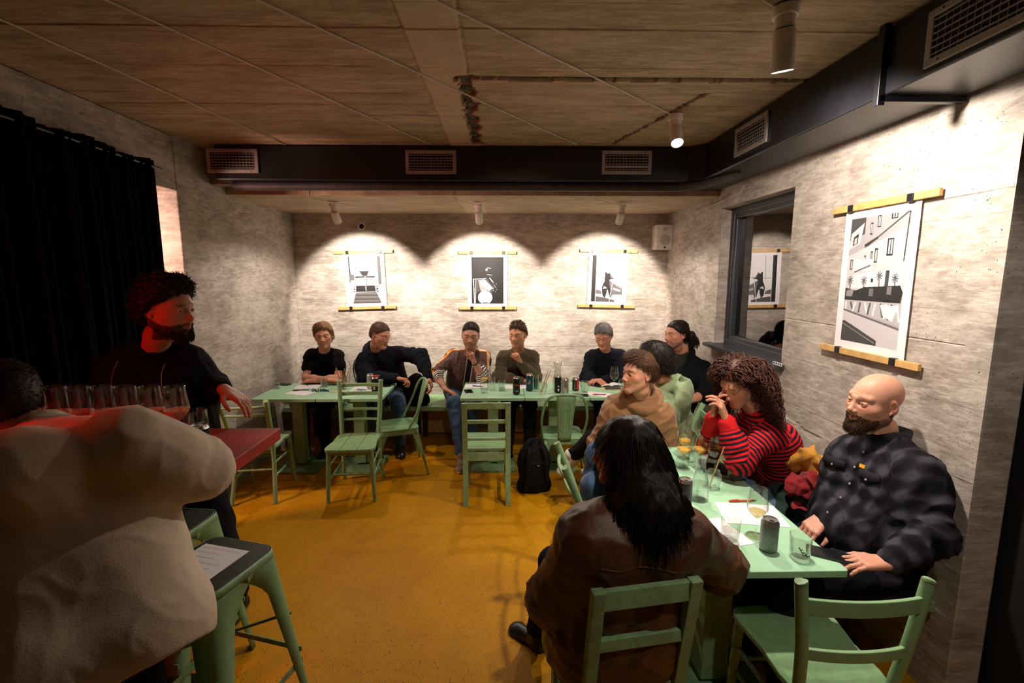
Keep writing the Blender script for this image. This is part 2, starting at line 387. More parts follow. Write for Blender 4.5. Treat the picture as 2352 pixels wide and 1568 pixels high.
b = MB(); b.box((2.012, (i0+i1)/2, (k0+k1)/2), (.006, i1-i0-.06, k1-k0-.06), Matrix.Rotation(math.radians(-2.2), 3, 'Z')); b.build('window_pane', M_PANE, win)
b = MB(); b.box((1.998, WY0+.09, 1.72), (.03, .03, .07)); b.box((1.98, WY0+.1, 1.68), (.014, .022, .14)); b.build('window_handle', M_ALU, win, bevel=.003)
b = MB(); b.box((1.925, 3.66, WZ0-.005), (.225, 1.14, .032)); o = b.build('window_sill', M_FRAME, bevel=.004); setp(o, kind='structure')
b = MB(); b.box((2.40, 3.65, 1.8), (.02, 1.6, 1.8)); setp(b.build('window_night_backing', plain('night_dark', (.01, .01, .012), .9)), kind='structure')  # dark sheet added behind the pane to stand in for the night outside
# dark door leaf at the right edge
b = MB(); b.box((2.09, 1.18, 1.25), (.05, 1.3, 2.5)); setp(b.build('door_1', plain('dark_door', (.006, .006, .007), .7), bevel=.004), kind='structure')
# duct running round two sides
DZ0, DX, DY = 2.565, 1.54, 3.80
b = MB(); DCH = .10
out = [(-2.18, DY), (DX-DCH, DY), (DX, DY-DCH), (DX, -.6), (DX+.33, -.6), (DX+.33, 4.2), (-2.18, 4.2)]
b.prism(out[::-1], DZ0, ZC-.012); dct = b.build('ventilation_duct', M_BLACK, bevel=.008)
setp(dct, 'long black rectangular ventilation duct running round the ceiling edge', 'duct')
b = MB(); b.tube([(-2.1, DY+.10, DZ0-.028), (DX-.16, DY+.10, DZ0-.028), (DX+.0, DY-.02, DZ0-.028), (DX+.12, DY-.35, DZ0-.02)], .034, 12)
b.build('duct_pipe', plain('dark_grey_pipe', (.05, .04, .04), .6, var=.3), dct, True)
for y in (float(P(2030, 180, X=DX)[1]),):
    b = MB()
    for (c, d) in (((DX-.012, y, (DZ0+ZC)/2-.02), (.03, .03, ZC-DZ0+.04)), ((DX+.16, y, DZ0-.012), (.36, .03, .028))): b.box(c, d)
    b.build('duct_flange', M_BLACK, dct, bevel=.003)
b = MB(); b.box((-2.25, 4.0, 2.62), (.14, .1, .12)); b.build('duct_bracket', M_FRAC, dct)
def vent(label, c, N, w=.385, h=.175, louver=None):
    rz = 0 if N == 'y' else -PI/2
    t = thing('wall_vent', label, 'vent', c, rz, 'grey air vents in the black duct')
    m = MB(); fw_ = .026
    m.box((0, -.006, h/2-fw_/2), (w, .012, fw_)); m.box((0, -.006, -h/2+fw_/2), (w, .012, fw_)); m.box((-w/2+fw_/2, -.006, 0), (fw_, .012, h-2*fw_)); m.box((w/2-fw_/2, -.006, 0), (fw_, .012, h-2*fw_))
    m.build('frame', M_ALU, t, bevel=.002)
    m = MB(); m.box((0, -.001, 0), (w-.05, .002, h-.05)); m.build('backing', M_VOID, t)
    for k in range(6):
        z = (k-2.5)*(h-2*fw_)/6; m = MB(); wide = .016 if (louver == k) else .004
        m.box((0, -.0075, z), (w-2*fw_, .006, wide)); m.build('louver', M_ALU, t)
    m = MB()
    for k in range(13): m.box(((k-6)*(w-2*fw_)/13, -.003, 0), (.0022, .002, h-2*fw_))
    m.build('rear_bars', M_ALU, t)['kind'] = 'stuff'
    for sx in (-1, 1):
        for sz in (-1, 1):
            m = MB(); m.ball((sx*w*.35, -.013, sz*(h/2-.012)), (.004, .002, .004), 6); m.build('screw', M_BLACKM, t, True)
vp = P(535, 370, Y=DY); vent('leftmost grey vent in the back duct, nearest the dark curtain', (vp[0], DY-.001, vp[2]), 'y')
vp = P(990, 373, Y=DY); vent('grey vent in the middle of the back duct, above the middle wall print', (vp[0], DY-.001, vp[2]), 'y')
vp = P(1439, 374, Y=DY); vent('grey vent in the back duct with one wide open louver, near the corner', (vp[0], DY-.001, vp[2]), 'y', louver=1)
vp = P(1726, 311, X=DX); vent('grey vent in the right-hand duct just past the corner', (DX-.001, vp[1], vp[2]), 'x')
vp = P(2262, 25, X=DX); vent('nearest grey vent in the right-hand duct, cut by the top of the photo', (DX-.001, vp[1], vp[2]), 'x', .40, .19)
# cables on the ceiling
def cable(name, label, pts, r=.004, mat=M_CABLE, group=None):
    m = MB(); m.tube(pts, r, 6); setp(m.build(name, mat, None, True), label, 'cable', group)
zc = ZC-.006
cpx = [((-60, 18), (655, 332), 'leftmost white cable crossing the ceiling, nearest the dark curtain'), ((180, -28), (990, 332), 'second white cable from the left crossing the ceiling'),
       ((530, -28), (1325, 332), 'third white cable from the left crossing the ceiling, over the rough chased channel'), ((935, -30), (1540, 262), 'white cable running to the lit ceiling spotlight'), ((1640, -70), (1790, 22), 'short white cable running to the nearest ceiling spotlight')]
for a, c, lab in cpx:
    p0 = P(*a, Z=zc); p1 = P(*c, Z=zc); cable('ceiling_cable', lab, [p0+(p1-p0)*t+np.array((0, 0, .001*math.sin(t*29))) for t in np.linspace(0, 1, 14)])
for i, (px, qx, lab) in enumerate(((709, 765, 'thin cable dropping from the duct to the left niche spotlight'), (1040, 1098, 'thin cable dropping from the duct to the middle niche spotlight'), (1364, 1425, 'thin cable dropping from the duct to the right niche spotlight'))):
    a = P(px, 432, Y=YN-.006); b_ = P(px, 452, Y=YN-.006); c = P(px+4, 458, Z=ZN-.006); d = P(qx, 471, Z=ZN-.006)
    cable('niche_cable', lab, [a, b_, c, d], .003)
a = P(1710, 425, X=WXR-.006); cable('speaker_cable', 'white cable sagging from the duct to the wall speaker', [a, P(1702, 441, X=WXR-.006), P(1640, 470, X=WXR-.007), P(1600, 485, X=WXR-.007), P(1545, 508, Y=YB-.03), P(1532, 513, Y=YB-.05)], .0035)
# spotlights
def spotlight(label, base, aim, lens, s=1.0, group=None):
    t = thing('ceiling_spotlight', label, 'spotlight', base, 0, group)
    m = MB(); m.lathe([(.001, 0), (.046*s, 0), (.046*s, -.03*s), (.044*s, -.034*s), (.001, -.034*s)], 24); m.build('base', M_WHITE, t, True)
    m = MB(); m.lathe([(.036*s, -.034*s), (.036*s, -.075*s), (.001, -.076*s)], 24); m.build('swivel', M_WHITE, t, True)
    d = (Vector(aim)-Vector([float(q) for q in base])).normalized(); R = d.to_track_quat('-Z', 'Y').to_matrix()
    top = Vector((0, 0, -.085*s))
    m = MB(); m.lathe([(.001, .012*s), (.034*s, .01*s), (.040*s, 0), (.040*s, -.13*s), (.037*s, -.13*s), (.035*s, -.118*s), (.001, -.118*s)], 28, top, R); m.build('head', M_WHITE, t, True)
    m = MB(); m.lathe([(.001, -.1195*s), (.034*s, -.1195*s)], 24, top, R); m.build('lens', lens, t, True)
    return t
for (x, y), lab in zip(NICHE, ('white spotlight above the print of the rail carriage', 'white spotlight above the dark middle print', 'white spotlight above the print of a dog')):
    spotlight(lab, (x, y, ZN), (x, 5.5, 1.75), M_LAMPD, .9, 'spotlights under the niche soffit')
pa = P(1806, 14, Z=ZC); spotlight('nearest white cylindrical ceiling spotlight, aimed at the right wall', (pa[0], pa[1], ZC-.004), (pa[0]+.25, pa[1]+.35, 1.2), M_LAMP)
pb = P(1552, 262, Z=ZC); spotlight('white ceiling spotlight at the far corner with its lit lens facing the room', (pb[0], pb[1], ZC-.004), (pb[0]-.05, pb[1]-.6, 1.9), M_LAMP, .95)
# small wall fittings
hp = P(831, 520, Y=YB)
m = MB(); m.lathe([(.001, .0), (.03, 0)], 20, (0, -.004, 0), Matrix.Rotation(PI/2, 3, 'X')); h_ = m.build('pipe_hole', M_VOID, None, True)
m = MB(); m.lathe([(.028, .0), (.04, 0), (.042, .004), (.03, .012), (.028, .0)], 20, (0, -.002, 0), Matrix.Rotation(PI/2, 3, 'X')); r_ = m.build('hole_rim', M_WHITE, h_, True)
h_.location = hp+np.array((0, -.004, 0)); setp(h_, 'round black pipe hole in the back wall above the left print', 'hole')
sp = P(1523, 545, Y=YB-.09)
t = thing('wall_speaker', 'small white loudspeaker mounted in the back right corner', 'speaker', sp)
m = MB(); m.rbox((0, .02, 0), (.20, .17, .27), .03, 4); m.build('cabinet', M_WHITE, t, True, bevel=.012)
m = MB(); m.lathe([(.001, .004), (.05, .004), (.058, 0)], 24, (0, -.068, -.03), Matrix.Rotation(PI/2, 3, 'X')); m.lathe([(.001, .003), (.022, .003), (.025, 0)], 20, (0, -.068, .085), Matrix.Rotation(PI/2, 3, 'X')); m.build('grille', plain('grey_grille', (.5, .47, .42), .7), t, True)
m = MB(); m.box((0, -.07, -.115), (.02, .004, .018)); m.build('badge', M_BLACKM, t)
m = MB(); m.box((.02, .13, 0), (.05, .10, .08)); m.build('mount', M_WHITE, t)
# radiator under the back bench
rp = P(968, 940, Y=5.36); t = thing('radiator', 'cream panel radiator on the back wall under the bench', 'radiator', (rp[0]+.62, 5.37, 0))
m = MB(); m.box((0, 0, .22), (1.25, .07, .38)); m.build('panel', plain('cream_enamel', (.52, .36, .16), .5), t, bevel=.006)
for k in range(34): m = MB() if k == 0 else m; m.box(((k-16.5)*.036, -.038, .22), (.016, .012, .33))
m.build('ribs', MATS['cream_enamel'], t, bevel=.003)['kind'] = 'stuff'
for sx in (-1, 1): m = MB(); m.tube([(sx*.45, 0, .03), (sx*.45, .0, 0)], .01, 8); m.build('foot', MATS['cream_enamel'], t, True)
# curtain
def curtain():
    n = NT('black_cloth'); v = n.coord((30, 30, 1)); n.bump(n.noise(v, 6, 3), .3, .002); n.set((.003, .0028, .0028), .95, 0, .05)
    t = thing('curtain', 'black floor-length curtain drawn across the left doorway', 'curtain', (WXL+.06, 1.7, 0))
    NU, NV = 420, 24; L0, L1 = -1.65, 1.58; u = np.linspace(L0, L1, NU); z = np.linspace(.02, 1, NV)
    vs = []
    for i, y in enumerate(u):
        top = 2.64-.07*max(0, (y+.9))/2.5 + .012*math.sin(y*13)
        for q in z:
            a = .028*math.sin(y*38+1.5*math.sin(y*5))*(.55+.45*(1-q)) + .012*math.sin(y*91+2)
            vs.append((a+.03, y*(1-.012*q), .02+(top-.02)*q))
    fs = [(i*NV+j, i*NV+j+1, (i+1)*NV+j+1, (i+1)*NV+j) for i in range(NU-1) for j in range(NV-1)]
    me = bpy.data.meshes.new('cloth'); me.from_pydata(vs, [], fs); ob = link_mesh('cloth', me, n.m, t, True)
    s = ob.modifiers.new('sol', 'SOLIDIFY'); s.thickness = .004
    m = MB(); m.tube([(.03, L0, 2.60), (.03, 1.62, 2.54)], .009, 8); m.build('curtain_rail', M_BLACKM, t, True)
curtain()
# ------------------------------------------------------------------ wall prints (flat pictures, painted per face)
class Ras:
    def __init__(s, w, h, bg): s.w, s.h = w, h; s.a = np.full((h, w), bg, float); s.x, s.y = np.meshgrid((np.arange(w)+.5)/w, (np.arange(h)+.5)/h)
    def poly(s, pts, g, mix=1.0):
        c = np.zeros(s.a.shape, bool); n = len(pts)
        for i in range(n):
            (x0, y0), (x1, y1) = pts[i], pts[(i+1) % n]
            if y0 == y1: continue
            cr = ((s.y >= y0) != (s.y >= y1)) & (s.x < (x1-x0)*(s.y-y0)/(y1-y0)+x0); c ^= cr
        s.a = np.where(c, s.a*(1-mix)+g*mix, s.a); return s
    def rect(s, x0, y0, x1, y1, g, mix=1.0): return s.poly([(x0, y0), (x1, y0), (x1, y1), (x0, y1)], g, mix)
    def circ(s, x, y, rx, ry, g, mix=1.0):
        c = ((s.x-x)/rx)**2+((s.y-y)/ry)**2 < 1; s.a = np.where(c, s.a*(1-mix)+g*mix, s.a); return s
    def line(s, x0, y0, x1, y1, w, g):
        asp = s.h/s.w; dx, dy = x1-x0, (y1-y0)*asp; L = math.hypot(dx, dy)+1e-9; px, py = s.x-x0, (s.y-y0)*asp
        t = np.clip((px*dx+py*dy)/L/L, 0, 1); s.a = np.where(np.hypot(px-t*dx, py-t*dy) < w/2, g, s.a); return s
    def noise(s, amp, f=40, seed=1): s.a = s.a+amp*vnoise(s.x*f, s.y*f*1.4, seed); return s
def pic_tram():
    r = Ras(150, 232, .93)
    for k in range(22): x = .05+.045*k+.02*math.sin(k*7); r.line(x, 0, x+.04*math.sin(k*3), .2+.1*math.sin(k*5)**2, .012, .45 if k % 3 else .2)
    r.rect(0, 0, .04, .55, .25).rect(.90, 0, 1, .6, .3).line(.0, .0, .06, .5, .03, .15).rect(0, .38, .16, .5, .3)
    r.poly([(.17, .2), (.25, .15), (.72, .15), (.82, .2), (.82, .75), (.17, .75)], .55).poly([(.2, .2), (.78, .2), (.78, .42), (.2, .42)], .66)
    r.line(.17, .2, .17, .75, .02, .95).line(.81, .2, .81, .75, .02, .95).line(.2, .165, .78, .165, .02, .95)
    r.poly([(.33, .31), (.62, .31), (.56, .41), (.42, .41)], .12).rect(.2, .42, .8, .45, .1).rect(.27, .45, .66, .61, .96)
    r.poly([(.2, .62), (.78, .62), (.8, .75), (.18, .75)], .1).line(.5, .42, .5, .72, .025, .98).line(.53, .48, .53, .62, .02, .1).rect(.69, .46, .78, .62, .6)
    r.rect(.12, .63, .17, .76, .15).rect(.83, .63, .89, .76, .15).circ(.145, .66, .02, .015, .9).circ(.86, .66, .02, .015, .9).circ(.145, .72, .02, .015, .8).circ(.86, .72, .02, .015, .8)
    r.poly([(.17, .76), (.83, .76), (1, 1), (.06, 1)], .28); 
    for k in range(6): y = .78+.04*k; r.line(.12, y, .9, y+.01, .014, .12 if k % 2 else .5)
    r.line(.17, .76, .06, 1, .02, .95).line(.83, .76, .98, 1, .02, .95)
    return r.noise(.07, 60)
def pic_dark():
    r = Ras(150, 232, .07)
    r.poly([(.03, .46), (.46, .45), (.72, .66), (.6, .8), (.2, .74), (.06, .9)], .2).poly([(.2, .5), (.4, .47), (.66, .66), (.55, .73), (.3, .6)], .78)
    r.poly([(.22, .55), (.5, .68), (.45, .76), (.28, .72)], .5).poly([(.05, .5), (.16, .48), (.12, 1), (.02, 1)], .14).line(.05, .47, .09, 1, .025, .85).line(.13, .5, .11, 1, .02, .7).line(.08, .47, .45, .455, .02, .6)
    r.circ(.42, .865, .225, .145, .97).circ(.42, .985, .1, .02, .3)
    r.line(.5, .23, .6, .24, .02, .7).circ(.47, .27, .03, .03, .85).line(.49, .37, .62, .385, .018, .7).line(.57, .45, .66, .53, .03, .8)
    for k in range(9): r.circ(.68+.1*math.sin(k*1.3)**2, .55+.024*k, .012, .008, .7)
    return r.noise(.02, 20)
def pic_dog():
    r = Ras(150, 232, .97)
    for k in range(16): y = .28+.045*k; r.line(.12, y+.1, 1, y-.14, .006, .8)
    r.line(.36, 0, .33, .55, .014, .5).line(.84, 0, .7, .5, .012, .72).line(.1, .49, .4, .485, .012, .3).line(.7, .47, 1, .46, .012, .3)
    r.poly([(.14, .73), (.3, .76), (.34, .83), (.14, .83)], .3).poly([(.14, .88), (.36, .9), (.75, .96), (.75, 1), (.14, 1)], .25)
    r.poly([(.55, .53), (.98, .69), (.98, .84), (.7, .84), (.58, .9), (.52, .7)], .32).line(.64, .57, .97, .71, .03, .55).poly([(.7, .69), (.95, .74), (.9, .78), (.68, .73)], .7)
    r.poly([(.42, .35), (.44, .345), (.49, .39), (.52, .385), (.57, .35), (.57, .39), (.64, .45), (.71, .49), (.69, .505), (.6, .505), (.56, .53), (.57, .62), (.61, .75), (.66, .9), (.6, .9), (.53, .76), (.5, .72), (.49, .8), (.44, .92), (.36, .86), (.33, .7), (.36, .62), (.41, .55), (.41, .46)], .1)
    r.poly([(.40, .66), (.5, .7), (.36, .72)], .92).line(.58, .44, .66, .48, .015, .6).line(.68, .5, .58, 1, .02, .8).line(.95, .7, .62, .95, .012, .3).line(.99, .8, .88, 1, .012, .3)
    r.rect(0, 0, .13, 1, .09)
    return r.noise(.04, 40)
def pic_street():
    r = Ras(230, 370, .62)
    r.poly([(0, 0), (.27, 0), (.27, .13), (0, .18)], .22).poly([(.02, .12), (.25, .04), (.2, .2), (0, .25)], .82).poly([(.07, .15), (.16, .12), (.15, .2), (.06, .22)], .12).poly([(.09, .16), (.14, .15), (.13, .2), (.08, .21)], .7)
    r.line(.3, .24, 1, -.01, .02, .2).line(.3, .22, .5, .17, .03, .15).poly([(.0, .3), (1, .1), (1, .6), (0, .6)], .78)
    for (x, y, w, h) in ((.36, .05, .05, .09), (.48, .0, .06, .09), (.7, -.03, .1, .07), (.68, .18, .1, .13), (.3, .3, .03, .1), (.41, .27, .04, .11), (.48, .25, .05, .11), (.05, .33, .05, .08)):
        r.rect(x, y, x+w, y+h, .12).rect(x+w*.2, y+h*.1, x+w*.45, y+h*.9, .85).rect(x+w*.6, y+h*.1, x+w*.85, y+h*.9, .75)
    r.line(.98, 0, .96, .35, .02, .2).rect(.1, .33, .45, .42, .9).line(.15, .43, .42, .38, .02, .3).poly([(.15, .45), (.95, .4), (.95, .56), (.1, .56)], .92)
    for (x, y) in ((.34, .5), (.6, .46), (.08, .5), (.86, .48)):
        for k in range(9): a = k*.7; r.line(x, y, x+.05*math.cos(a), y+.035*math.sin(a), .012, .2)
        r.line(x, y, x+.01, y+.1, .02, .35)
    r.rect(.7, .42, .76, .54, .2).rect(.46, .48, .5, .51, .15)
    r.poly([(.0, .56), (.2, .58), (.35, .55), (.95, .53), (1, .58), (.98, .66), (0, .66)], .12).poly([(.03, .58), (.17, .57), (.14, .63), (.02, .63)], .5).rect(.45, .56, .52, .62, .35).rect(.75, .54, .82, .6, .4).circ(.75, .66, .06, .02, .05)
    r.poly([(0, .66), (1, .66), (1, .83), (0, .73)], .7)
    for k in range(11): x = .04+.09*k; r.line(x, .68, x+.05*math.sin(k*2), .73+.006*k, .03, .25 if k % 2 else .98)
    r.poly([(.66, .68), (.96, .68), (.88, .8), (.72, .76)], .97).line(0, .74, 1, .85, .02, .3).poly([(0, .75), (1, .86), (1, 1), (0, 1)], .8)
    r.poly([(0, .84), (.04, .83), (.66, .96), (.66, 1), (0, 1)], .2).line(.0, .855, .62, .98, .012, .5)
    return r.noise(.05, 50)
def print_mat():
    n = NT('photo_print'); a = n.add('ShaderNodeAttribute'); a.attribute_name = 'Ink'; n.link(a.outputs['Color'], n.b.inputs['Base Color']); n.set(None, .55, 0, .3); return n.m
M_PRINT = print_mat()
def poster(label, c, N, tilt, ras, W=.45, Hh=.62, scale=1.0, bw=.65):
    t = thing('wall_print', label, 'poster', c, 0 if N == 'y' else -PI/2, 'black and white prints on wooden hanger bars')
    t.rotation_euler = (0, tilt, 0 if N == 'y' else -PI/2)
    Wp, Hp = W*scale, Hh*scale
    m = MB(); m.box((0, -.010, 0), (Wp, .0012, Hp)); m.build('paper', M_PAPER, t)
    w, h = ras.w, ras.h; pw, ph = Wp*.80, Hp*.875
    xs = np.linspace(-pw/2, pw/2, w+1); zs = np.linspace(ph/2, -ph/2, h+1); X, Z = np.meshgrid(xs, zs)
    vs = np.stack([X, np.full_like(X, -.0112), Z], -1).reshape(-1, 3)
    j, i = np.meshgrid(np.arange(h), np.arange(w), indexing='ij'); a = (j*(w+1)+i).ravel(); q = np.stack([a, a+w+1, a+w+2, a+1], 1)
    me = bpy.data.meshes.new('picture'); me.from_pydata(vs.tolist(), [], q.tolist()); g = np.clip(ras.a, .02, 1).ravel()**1.6*.78
    at = me.attributes.new('Ink', 'FLOAT_COLOR', 'FACE'); at.data.foreach_set('color', np.stack([g*1.0, g*.96, g*.98, np.ones_like(g)], 1).ravel())
    link_mesh('picture', me, M_PRINT, t, False)
    for sz in (1, -1):
        m = MB(); m.box((0, -.016, sz*(Hp/2+.012)), (bw, .018, .034)); bar = m.build('hanger_bar', M_WOOD, t, bevel=.002)
        for sx in (-1, 1):
            m = MB(); m.box((sx*Wp*.40, -.018, sz*(Hp/2+.010)), (.034, .026, .036)); m.build('clip', M_BLACKM, bar, bevel=.003)
for (px, py, lab, ra, tl) in ((840, 643, 'left print on the back wall, a rail carriage among bare trees', pic_tram(), -.025), (1120, 644, 'middle print on the back wall, a nearly black picture with a white disc', pic_dark(), .0), (1395, 640, 'right print on the back wall, a dark dog before wires', pic_dog(), .02)):
    c = P(px, py, Y=YB-.004); poster(lab, (c[0], YB-.004, c[2]), 'y', tl, ra, .455, .605, 1, .66)
c = P(2010, 645, X=WXR-.004); poster('large print on the right wall, a street of tall houses', (WXR-.004, c[1], c[2]), 'x', -.0, pic_street(), .47, .74, 1.0, .66)
# ------------------------------------------------------------------ furniture
def table_unit(label, x0, x1, y0, y1, z=.75, post=.10, group=None):
    cx, cy = (x0+x1)/2, (y0+y1)/2; w, d = x1-x0-.003, y1-y0-.003
    t = thing('cafe_table', label, 'table', (cx, cy, 0), 0, group)
    m = MB(); m.rbox((0, 0, z-.014), (w, d, .028), .012, 3); m.build('tabletop', M_TOP, t, bevel=.003)
    m = MB(); m.box((0, 0, z-.045), (w*.8, .07, .034)); m.box((0, 0, z-.045), (.07, d*.8, .034)); m.build('support_bars', M_MINT, t, bevel=.002)
    m = MB(); m.box((0, 0, (z-.06)/2+.02), (post, post, z-.1)); m.build('post', M_MINT, t, bevel=.003)
    m = MB(); m.box((0, 0, .011), (.42, .42, .022)); m.build('foot_plate', M_MINTM, t, bevel=.003)
    return t
YF, YK = 4.15, 4.79
table_unit('mint green back table unit in the left corner of the niche', -2.245, -1.67, YF, YK, group='back row tables')
table_unit('mint green back table unit right of the corner unit, holding two cans', -1.67, -1.085, YF, YK, group='back row tables')
table_unit('mint green back table unit before the man in the track jacket', -.385, .20, YF, YK, group='back row tables')
table_unit('mint green back table unit holding the wide-necked carafe, behind the metal chair', .20, .79, YF, YK, group='back row tables')
table_unit('mint green back table unit before the grey-haired man', .79, 1.38, YF, YK, group='back row tables')
table_unit('nearest mint green table unit, at the bald man', .60, 1.30, 1.615, 2.285, post=.12, group='right hand tables')
table_unit('mint green table unit crowded with wine glasses, at the curly-haired woman', .60, 1.30, 2.285, 2.93, post=.12, group='right hand tables')
def bench(label, x0, x1, y0, y1, supports, rot=0):
    t = thing('plank_bench', label, 'bench', ((x0+x1)/2, (y0+y1)/2, 0))
    w, d = x1-x0, y1-y0
    m = MB(); m.rbox((0, 0, .428), (w, d, .048), .006, 2); m.build('seat_board', M_MINT, t, bevel=.004)
    for (sx, sy) in supports:
        m = MB(); m.box((sx*w, sy*d, .2), (.05, .05, .402)); m.box((sx*w, sy*d, .395), (.05 if d < w else d*.8, d*.8 if d < w else .05, .02)); m.build('bracket', M_BLACKM, t, bevel=.002)
bench('long mint green wooden bench along the back wall', -2.33, 1.46, 4.93, 5.475, [(-.45, .2), (-.12, .2), (.2, .2), (.42, .2)])
bench('mint green wooden bench along the right wall beside the bald man', 1.47, 1.868, 1.83, 4.88, [(.2, -.40), (.2, -.1), (.2, .3)])
def seat_outline(w, d, k=.05):
    p = [(-w*.42, d/2), (w*.42, d/2), (w*.46, d*.3), (w*.455, 0), (w*.5, -d*.3), (w*.5, -d*.42), (w*.45, -d*.5), (w*.2, -d*.52), (-w*.2, -d*.52), (-w*.45, -d*.5), (-w*.5, -d*.42), (-w*.5, -d*.3), (-w*.455, 0), (-w*.46, d*.3)]
    return [(x, y) for x, y in p][::-1]
# all chairs are built facing -Y (back at +Y), origin on the floor under the seat centre
def ladder_chair(label, loc, rz, slats=((.80, .055), (.62, .035)), flatslat=True, hb=.86, w=.42, planks=False, tilt=.10, splay=.02, group='wooden ladder back chairs'):
    t = thing('ladder_chair', label, 'chair', loc, rz, group); d = .42
    if planks:
        o = seat_outline(w, d); m = None
        cuts = [(-w, -.075), (-.072, .062), (.065, w)]
        for a, c in cuts:
            def clip(poly, lim, keep_less):
                res = []
                for i in range(len(poly)):
                    p, q = poly[i], poly[(i+1) % len(poly)]; ip = (p[0] <= lim) == keep_less; iq = (q[0] <= lim) == keep_less
                    if ip: res.append(p)
                    if ip != iq: tt = (lim-p[0])/(q[0]-p[0]); res.append((lim, p[1]+(q[1]-p[1])*tt))
                return res
            pts = clip(clip(o, c, True), a, False)
            m = MB(); m.prism(pts, .435, .458); m.build('seat_plank', M_MINT, t, bevel=.003)
    else:
        m = MB(); m.prism(seat_outline(w, d), .435, .46); m.build('seat', M_MINT, t, bevel=.005)
    fx, bx = w*.42, w*.40
    for s in (-1, 1):
        m = MB(); m.tube([(s*fx, -d*.42, .436), (s*(fx+.01), -d*.44, .2), (s*(fx+.02), -d*.45, 0)], [.02, .019, .015], 12); m.build('leg', M_MINT, t, True)
        top = (s*(bx+splay), d*.5+tilt+.02, hb)
        m = MB(); m.tube(bez([(s*(bx+.015), d*.5+.06, 0), (s*bx, d*.48, .25), (s*bx, d*.47, .45), (s*(bx+splay*.4), d*.5+.01+tilt*.3, .65), top, (top[0], top[1]+.003, hb+.012)], 4), [.017]*8+[.02]*12+[.010], 12); m.build('back_post', M_MINT, t, True)
    for (zz, hh) in slats:
        qz = (zz-.45)/(hb-.45); yy = d*.47+(tilt+.03)*qz**1.3+.012; ww = bx-.004+splay*max(0, qz)
        arc = [(q*ww, yy+.022*(1-q*q), zz) for q in np.linspace(-1, 1, 11)]
        m = MB()
        if flatslat:
            vs = []
            for (x, y, z) in arc:
                for dy, dz in ((-.007, -hh/2), (.007, -hh/2), (.007, hh/2), (-.007, hh/2)): vs.append((x, y+dy, z+dz))
            fs = [(i*4+j, i*4+(j+1) % 4, (i+1)*4+(j+1) % 4, (i+1)*4+j) for i in range(10) for j in range(4)]+[(3, 2, 1, 0), (40, 41, 42, 43)]
            m._add(vs, fs); m.build('back_slat', M_MINT, t, bevel=.003)
        else: m.tube(arc, [.007]+[.011]*9+[.007], 10); m.build('back_rung', M_MINT, t, True)
    for s in (-1, 1):
        for zz in (.30, .19): m = MB(); m.tube([(s*fx*1.02, -d*.44, zz), (s*bx, d*.5, zz+.02)], .0095, 8); m.build('stretcher', M_MINT, t, True)
    m = MB(); m.tube([(-fx*1.02, -d*.44, .24), (fx*1.02, -d*.44, .24)], .0095, 8); m.build('stretcher', M_MINT, t, True)
    m = MB(); m.tube([(-bx, d*.49, .27), (bx, d*.49, .27)], .0095, 8); m.build('stretcher', M_MINT, t, True)
    m = MB(); m.box((0, -d*.40, .415), (fx*1.9, .018, .04)); m.box((0, d*.42, .415), (bx*1.9, .018, .04)); m.build('apron', M_MINT, t, bevel=.002)
    return t
def square_chair(label, loc, rz, rails, hb=.86, w=.40, group='square post wooden chairs'):
    t = thing('wooden_chair', label, 'chair', loc, rz, group); d = .40; p = .042
    m = MB(); m.rbox((0, -.01, .448), (w, d, .024), .01, 2); m.build('seat', M_MINT, t, bevel=.004)
    for s in (-1, 1):
        m = MB(); m.box((s*(w/2-p/2), -d/2+.03, .218), (p, p, .436)); m.build('leg', M_MINT, t, bevel=.003)
        x = s*(w/2-p/2); m = MB(); y0 = d/2
        for (za, ya, zb, yb) in ((0, y0+.05, .42, y0), (.42, y0, hb, y0+.075)):
            vs = [(x-p/2, ya-.018, za), (x+p/2, ya-.018, za), (x+p/2, ya+.018, za), (x-p/2, ya+.018, za), (x-p/2, yb-.018, zb), (x+p/2, yb-.018, zb), (x+p/2, yb+.018, zb), (x-p/2, yb+.018, zb)]
            m._add(vs, [(0, 3, 2, 1), (4, 5, 6, 7), (0, 1, 5, 4), (1, 2, 6, 5), (2, 3, 7, 6), (3, 0, 4, 7)])
        m.build('back_post', M_MINT, t, bevel=.003)
    for (zz, hh) in rails:
        yy = d/2+.075*(zz-.42)/(hb-.42); m = MB(); m.box((0, yy, zz), (w-2*p+.004, .022, hh)); m.build('back_rail', M_MINT, t, bevel=.003)
    m = MB(); m.box((0, -d/2+.03, .395), (w-2*p+.004, .02, .07)); m.box((0, d/2-.005, .395), (w-2*p+.004, .02, .07))
    for s in (-1, 1): m.box((s*(w/2-p/2), 0, .395), (.02, d-.06, .07))
    m.build('apron', M_MINT, t, bevel=.002)
    for s in (-1, 1): m = MB(); m.box((s*(w/2-p/2), .02, .17), (.018, d-.03, .032)); m.build('stretcher', M_MINT, t, bevel=.002)
    return t
